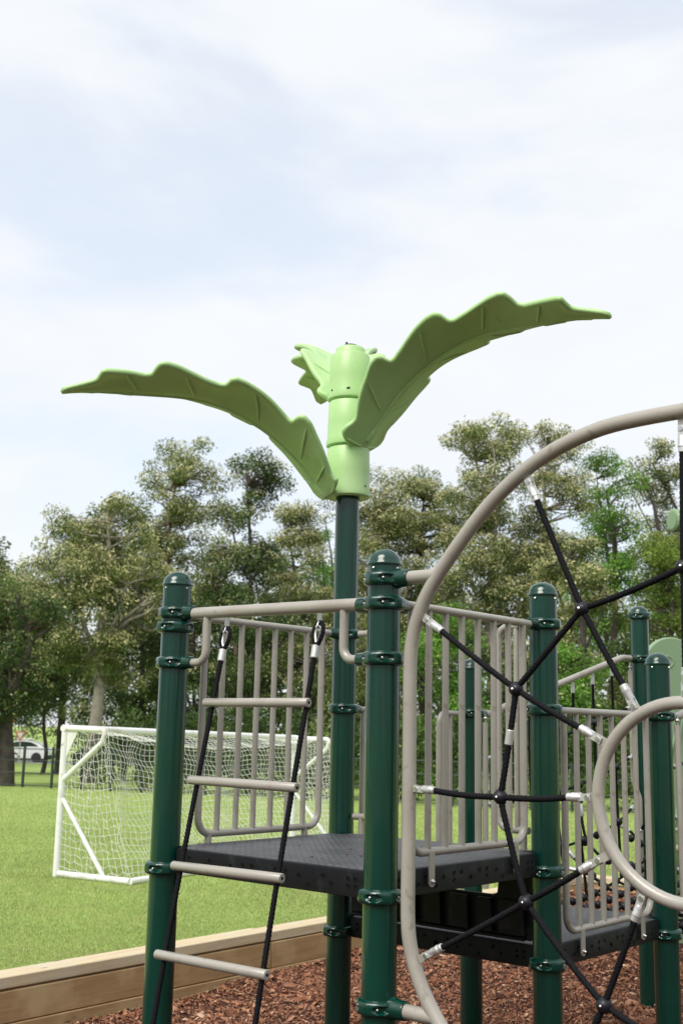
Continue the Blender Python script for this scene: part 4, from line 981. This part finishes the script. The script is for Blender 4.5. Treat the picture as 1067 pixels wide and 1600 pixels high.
def tree(name, label, px, D, top_py, half_px, base_z=None, crown_bottom=.3, pal='olive', blossom_sun=.3, bark_=None, nclump=46, per=640, trunk_r=.2, lean=0, leafsz=.112, group=None, cat='tree', spread=1.0, fork=.45, cr=(.5, .98), squash=.72, topmost=0):
    g = at_y(px, 1150, D); gx = g[0]; gz_ = float(field_z(gx, D)); tz = at_y(px, top_py - 14, D)[2]; Rr = half_px / FPX * D * 1.12; H = tz - gz_
    t = thing(name, label, cat, (gx, D, gz_ - .1), 0, group); bark_ = bark_ or M_brown
    # boughs inside an irregular envelope; each bough carries rounded leaf clumps on its upper shell
    cb = crown_bottom * H; bo = []; tries = 0; ph = rng.uniform(0, 6.28, 4); rb0 = min(1.35, max(.7, Rr * .42))
    nb_ = max(7, int(nclump / 2.6)); sep = 1.0
    while len(bo) < nb_ and tries < 6000:
        tries += 1; sep = .95 if tries < 1500 else (.72 if tries < 3500 else .5)
        h = rng.random(); a = rng.uniform(0, 2 * pi); rr = sqrt(rng.random())
        env = max(.3, (1 - abs((h - .45) / .58) ** 2.4)) ** .6 * (1 + .2 * sin(3 * a + ph[0] + 5 * h))
        R2 = max(.3, Rr - rb0 * .55); z = min(cb + h * (H - cb), H - rb0 * .75)
        c_ = np.array([R2 * env * rr * cos(a) + lean * z, R2 * .8 * env * rr * sin(a), z])
        if all(np.linalg.norm((c_ - q) * (1, .8, 1.15)) > sep * rb0 for q in bo): bo.append(c_)
    if topmost: bo.append(np.array([topmost * Rr, 0, H - .5]))
    cs = []; rad_ = []
    for q in bo:
        rb = rb0 * rng.uniform(.75, 1.15)
        for _ in range(int(rng.integers(7, 12))):
            d_ = unit(rng.normal(size=3) + np.array([0, 0, .25])); cs.append(q + d_ * rb * rng.uniform(.3, .95) * np.array([1.1, 1.1, .78])); rad_.append(rng.uniform(cr[0], cr[1]) * .66 * (rb0 / 1.1) ** .5)
    cs = np.array(cs); rad_ = np.array(rad_)
    # trunk
    tp = [np.array([0, 0, 0.]), np.array([lean * H * .12 + rng.normal(0, .06), 0, H * .15]), np.array([lean * H * .3 + rng.normal(0, .12), 0, H * .32]), np.array([lean * H * fork, rng.normal(0, .1), H * fork]), np.array([lean * H * .7 + rng.normal(0, .3), rng.normal(0, .2), H * .68]), np.array([lean * H * .9 + rng.normal(0, .3), rng.normal(0, .2), H * .88])]
    sp_ = catmull(tp, 6); kk = len(sp_)
    tb = MB(); rs = [trunk_r * (1.25 if i == 0 else 1) * (1 - .82 * i / (kk - 1)) for i in range(kk)]; rs[1] = trunk_r * 1.05
    tb.tube(sp_, rs, 12); part('trunk', tb, bark_, t, 60)
    bb = MB(); nl = 7; limbs = []
    order = np.argsort([-(c_[0] ** 2 + c_[1] ** 2) + rng.normal() for c_ in cs])
    for q in order[:nl]:
        e = cs[q]; hi = min(kk - 2, max(4, int(kk * (.25 + .55 * e[2] / H * .7)))); s0 = sp_[hi]
        mid1 = s0 + (e - s0) * .35 + np.array([0, 0, .18 * np.linalg.norm(e - s0)]) + rng.normal(0, .12, 3); mid2 = s0 + (e - s0) * .7 + np.array([0, 0, .1 * np.linalg.norm(e - s0)]) + rng.normal(0, .15, 3)
        path = catmull([s0, mid1, mid2, e], 4); r0 = rs[hi] * .62; limbs.append(path); bb.tube(path, [r0 * (1 - .85 * i / (len(path) - 1)) for i in range(len(path))], 7)
    nodes = [(p, i / len(l_)) for l_ in limbs for i, p in enumerate(l_) if i > 1] + [(p, 0) for p in sp_[kk // 3:]]
    NP = np.array([n_[0] for n_ in nodes])
    for q, e in enumerate(cs):
        k = np.argmin(np.linalg.norm(NP - e, axis=1) + np.maximum(0, NP[:, 2] - e[2]) * .8); s0 = NP[k]
        m1 = (s0 + e) / 2 + rng.normal(0, .12, 3); bb.tube([s0, m1, e], [.032, .02, .008], 4)
    part('branches', bb, bark_, t, 60)
    per_ = np.maximum(40, (per * .68 * (rad_ / .7) ** 2).astype(int))
    v, f_, c_ = leaves(cs, rad_, per_, leafsz, leafsz * .42, pal, blossom_sun, squash)
    me = mesh_np('crown', v, f_, c_, M_foliage); link('crown', me, t)
    return t
G_ = 'trees behind the lawn'
tree('gum_tree', 'tree with thick dark furrowed trunk in front of the white car', 14, 31.6, 915, 75, crown_bottom=.36, pal='dark', blossom_sun=.15, trunk_r=.27, group=G_, nclump=36)
tree('gum_tree', 'leafy tree at the left picture edge with sparse grey crown', -18, 44, 868, 100, pal='olive', blossom_sun=.15, group=G_, nclump=40, bark_=M_redb)
tree('gum_tree', 'dense dark tree filling the gap between left edge and pale trunk', 96, 48, 815, 92, crown_bottom=.25, pal='dark', blossom_sun=.2, group=G_, nclump=52, per=560)
tree('paperbark_tree', 'pale trunked tree rising behind the left goal post', 142, 35, 774, 100, crown_bottom=.38, pal='olive', blossom_sun=.35, bark_=M_pale, trunk_r=.25, group=G_, nclump=62, lean=.015)
tree('gum_tree', 'tallest left tree with a lone tuft of leaves on top', 262, 41, 705, 100, crown_bottom=.3, pal='olive', blossom_sun=.4, bark_=M_redb, trunk_r=.2, group=G_, nclump=72, topmost=.05)
tree('gum_tree', 'bushy dark green tree directly left of the leaf topper frond base', 385, 40, 712, 72, crown_bottom=.25, pal='dark', blossom_sun=.12, trunk_r=.18, group=G_, nclump=58)
tree('gum_tree', 'yellowish crowned tree below the gap left of the tallest post', 452, 46, 790, 88, pal='olive', blossom_sun=.6, group=G_, nclump=58)
tree('pine_tree', 'small deep green tree top peeking just left of the tallest post', 503, 58, 768, 26, crown_bottom=.4, pal='bright', blossom_sun=0, group=G_, nclump=20, trunk_r=.15)
tree('gum_tree', 'tan tinged tree just right of the tallest post', 588, 43, 765, 84, pal='olive', blossom_sun=.65, bark_=M_redb, group=G_, nclump=66)
tree('gum_tree', 'grey green tree above the domed post beside the arch', 662, 45, 732, 84, pal='olive', blossom_sun=.35, group=G_, nclump=66)
tree('paperbark_tree', 'tall creamy blossomed tree with twisted pale limbs behind the arch shoulder', 765, 40, 662, 88, crown_bottom=.3, pal='olive', blossom_sun=.75, bark_=M_pale, trunk_r=.23, group=G_, nclump=80, lean=-.01)
tree('gum_tree', 'tall blossomed tree inside the arch above the rope web', 868, 42, 672, 76, crown_bottom=.3, pal='olive', blossom_sun=.6, bark_=M_pale, group=G_, nclump=66)
tree('broadleaf_tree', 'vivid green bushy tree inside the arch', 962, 38, 712, 62, crown_bottom=.3, pal='bright', blossom_sun=.05, group=G_, nclump=56, leafsz=.1)
tree('gum_tree', 'blossomed tree at the right picture edge under the arch', 1068, 44, 672, 68, crown_bottom=.35, pal='olive', blossom_sun=.55, group=G_, nclump=52)
tree('broadleaf_tree', 'yellow green low tree under the sage cylinder', 1040, 35, 835, 85, crown_bottom=.2, pal='yellow', blossom_sun=0, group=G_, nclump=50, leafsz=.1)
tree('gum_tree', 'pale blossomed mid height tree behind the upper rope hub', 905, 35, 845, 66, crown_bottom=.25, pal='olive', blossom_sun=.8, group=G_, nclump=44)
for x_, D_, tp_, lb_ in ((-190, 40, 800, 'first gum tree outside the left picture edge'), (-330, 46, 720, 'tall gum tree farthest left of the row'), (1210, 40, 700, 'first gum tree outside the right picture edge'), (1350, 45, 680, 'second gum tree outside the right picture edge'), (1490, 40, 760, 'gum tree farthest right of the row')):
    tree('gum_tree', lb_, x_, D_, tp_, 95, pal='olive', blossom_sun=.3, group='trees beyond the picture edge', nclump=36, per=260, leafsz=.14)
# low broad shrubs and understorey trees
low = [(70, 46, 985, 85, 'dark', 'dark understorey bush left of the pale trunk'), (195, 38, 975, 75, 'dark', 'dark low tree behind the goal crossbar'), (300, 37, 955, 70, 'dark', 'dark low tree right of the leftmost post'),
       (395, 36, 960, 70, 'dark', 'dark low tree behind the rope ladder'), (480, 36, 985, 60, 'olive', 'low olive tree behind the ladder barrier'), (575, 35, 975, 55, 'olive', 'low olive tree right of the tallest post'),
       (690, 32, 955, 85, 'bright', 'glossy bright green low tree behind the barrier bars'), (800, 34, 985, 60, 'dark', 'dark low tree behind the web post'), (900, 32, 1010, 70, 'bright', 'green low tree below the rope hub'),
       (1010, 33, 1000, 75, 'dark', 'dark low tree behind the short right post'), (1120, 34, 960, 80, 'dark', 'dark low tree just outside right edge')]
for x_, D_, tp_, hw, pl_, lb in low:
    tree('understorey_tree', lb, x_, D_, tp_, hw, crown_bottom=.1 if x_ > 150 else .42, pal=pl_, blossom_sun=.04, group='low trees behind the fence', nclump=34, per=620, trunk_r=.1, fork=.5, cat='small tree')
# clipped dark hedge right behind the fence, goal side to right edge
hedge = thing('hedge', 'continuous dark green hedge just behind the boundary fence', 'hedge', (*(FA + fd * 4), FZ))
hs = np.arange(2.9, 26, .38); hc = np.array([(FA[0] + fd[0] * s_ - fd[1] * -1.0 * 0 + .35 * rng.normal(), FA[1] + fd[1] * s_ + 1.3 + .25 * rng.normal(), FZ + rng.uniform(.3, 1.9)) for s_ in np.repeat(hs, 4)])
v, f_, c_ = leaves(hc, np.full(len(hc), .42), np.full(len(hc), 190), .11, .05, 'dark', 0, .9)
v = v - np.array(WM[hedge.name].translation); link('foliage', mesh_np('foliage', v, f_, c_, M_foliage), hedge)
# far-off wood closing the gaps, reads as one mass
fc = []; 
for x_ in np.arange(-360, 1500, 11):
    D_ = rng.uniform(60, 74) if not 5 < x_ < 175 else rng.uniform(97, 104); t_ = 905 + 45 * sin(x_ * .021) + rng.normal(0, 18); lo_z = field_z(0, D_) + .5
    if 5 < x_ < 175: lo_z -= 1.2
    hi_z = at_y(x_, t_, D_)[2]
    for _ in range(11):
        z = rng.uniform(lo_z, hi_z); fc.append((at_y(x_ + rng.normal(0, 9), 1150, D_)[0], D_ + rng.normal(0, 1), z))
fc = np.array(fc); v, f_, c_ = leaves(fc, rng.uniform(.7, 1.2, len(fc)), np.full(len(fc), 75), .26, .13, 'dark', .05)
tag(link('distant_wood', mesh_np('distant_wood', v, f_, c_, M_foliage)), 'distant dark wood seen between the trunks', 'wood', kind='stuff')
for x_, D_, r_, tp_, m_, lb in ((215, 39, .11, 905, M_brown, 'thin straight brown trunk right of the pale tree'), (363, 38, .12, 1000, M_redb, 'reddish trunk behind the rope ladder'), (985, 34, .12, 1040, M_brown, 'leaning grey trunk behind the short right post')):
    p0 = at_y(x_, 1235, D_); p1 = at_y(x_ + 4, tp_, D_)
    o = thing('bare_trunk', lb, 'tree trunk', (p0[0], D_, float(field_z(0, D_))))
    wpart('trunk', MB().tube(catmull([(p0[0], D_, float(field_z(0, D_)) - .1), ((p0[0] + p1[0]) / 2 + .1, D_, p1[2] * .4), tuple(p1)], 8), list(np.linspace(r_, r_ * .5, 17)), 10), m_, o, 60)
    wpart('fork', MB().tube(catmull([((p0[0] + p1[0]) / 2 + .1, D_, p1[2] * .4), (p1[0] + .5, D_, p1[2] * .75), (p1[0] + .8, D_ + .3, p1[2] * 1.2)], 6), list(np.linspace(r_ * .5, r_ * .15, 13)), 8), m_, o, 60)
# ------------------------------------------------------------------ unseen tree belt, added behind the camera to darken reflections
bc = []
for a_ in np.arange(radians(150), radians(395), .035):
    D_ = rng.uniform(24, 29); h_ = rng.uniform(6, 10)
    for _ in range(6): z = rng.uniform(-1.6, h_); bc.append((D_ * cos(a_) + rng.normal(0, .8), D_ * sin(a_) + rng.normal(0, .8), z))
bc = np.array(bc); v, f_, c_ = leaves(bc, rng.uniform(.9, 1.6, len(bc)), np.full(len(bc), 45), .55, .24, 'dark', .05)
tag(link('unseen_wood', mesh_np('unseen_wood', v, f_, c_, M_foliage)), 'unseen belt of trees added behind the viewer to darken reflections', 'wood', kind='stuff')
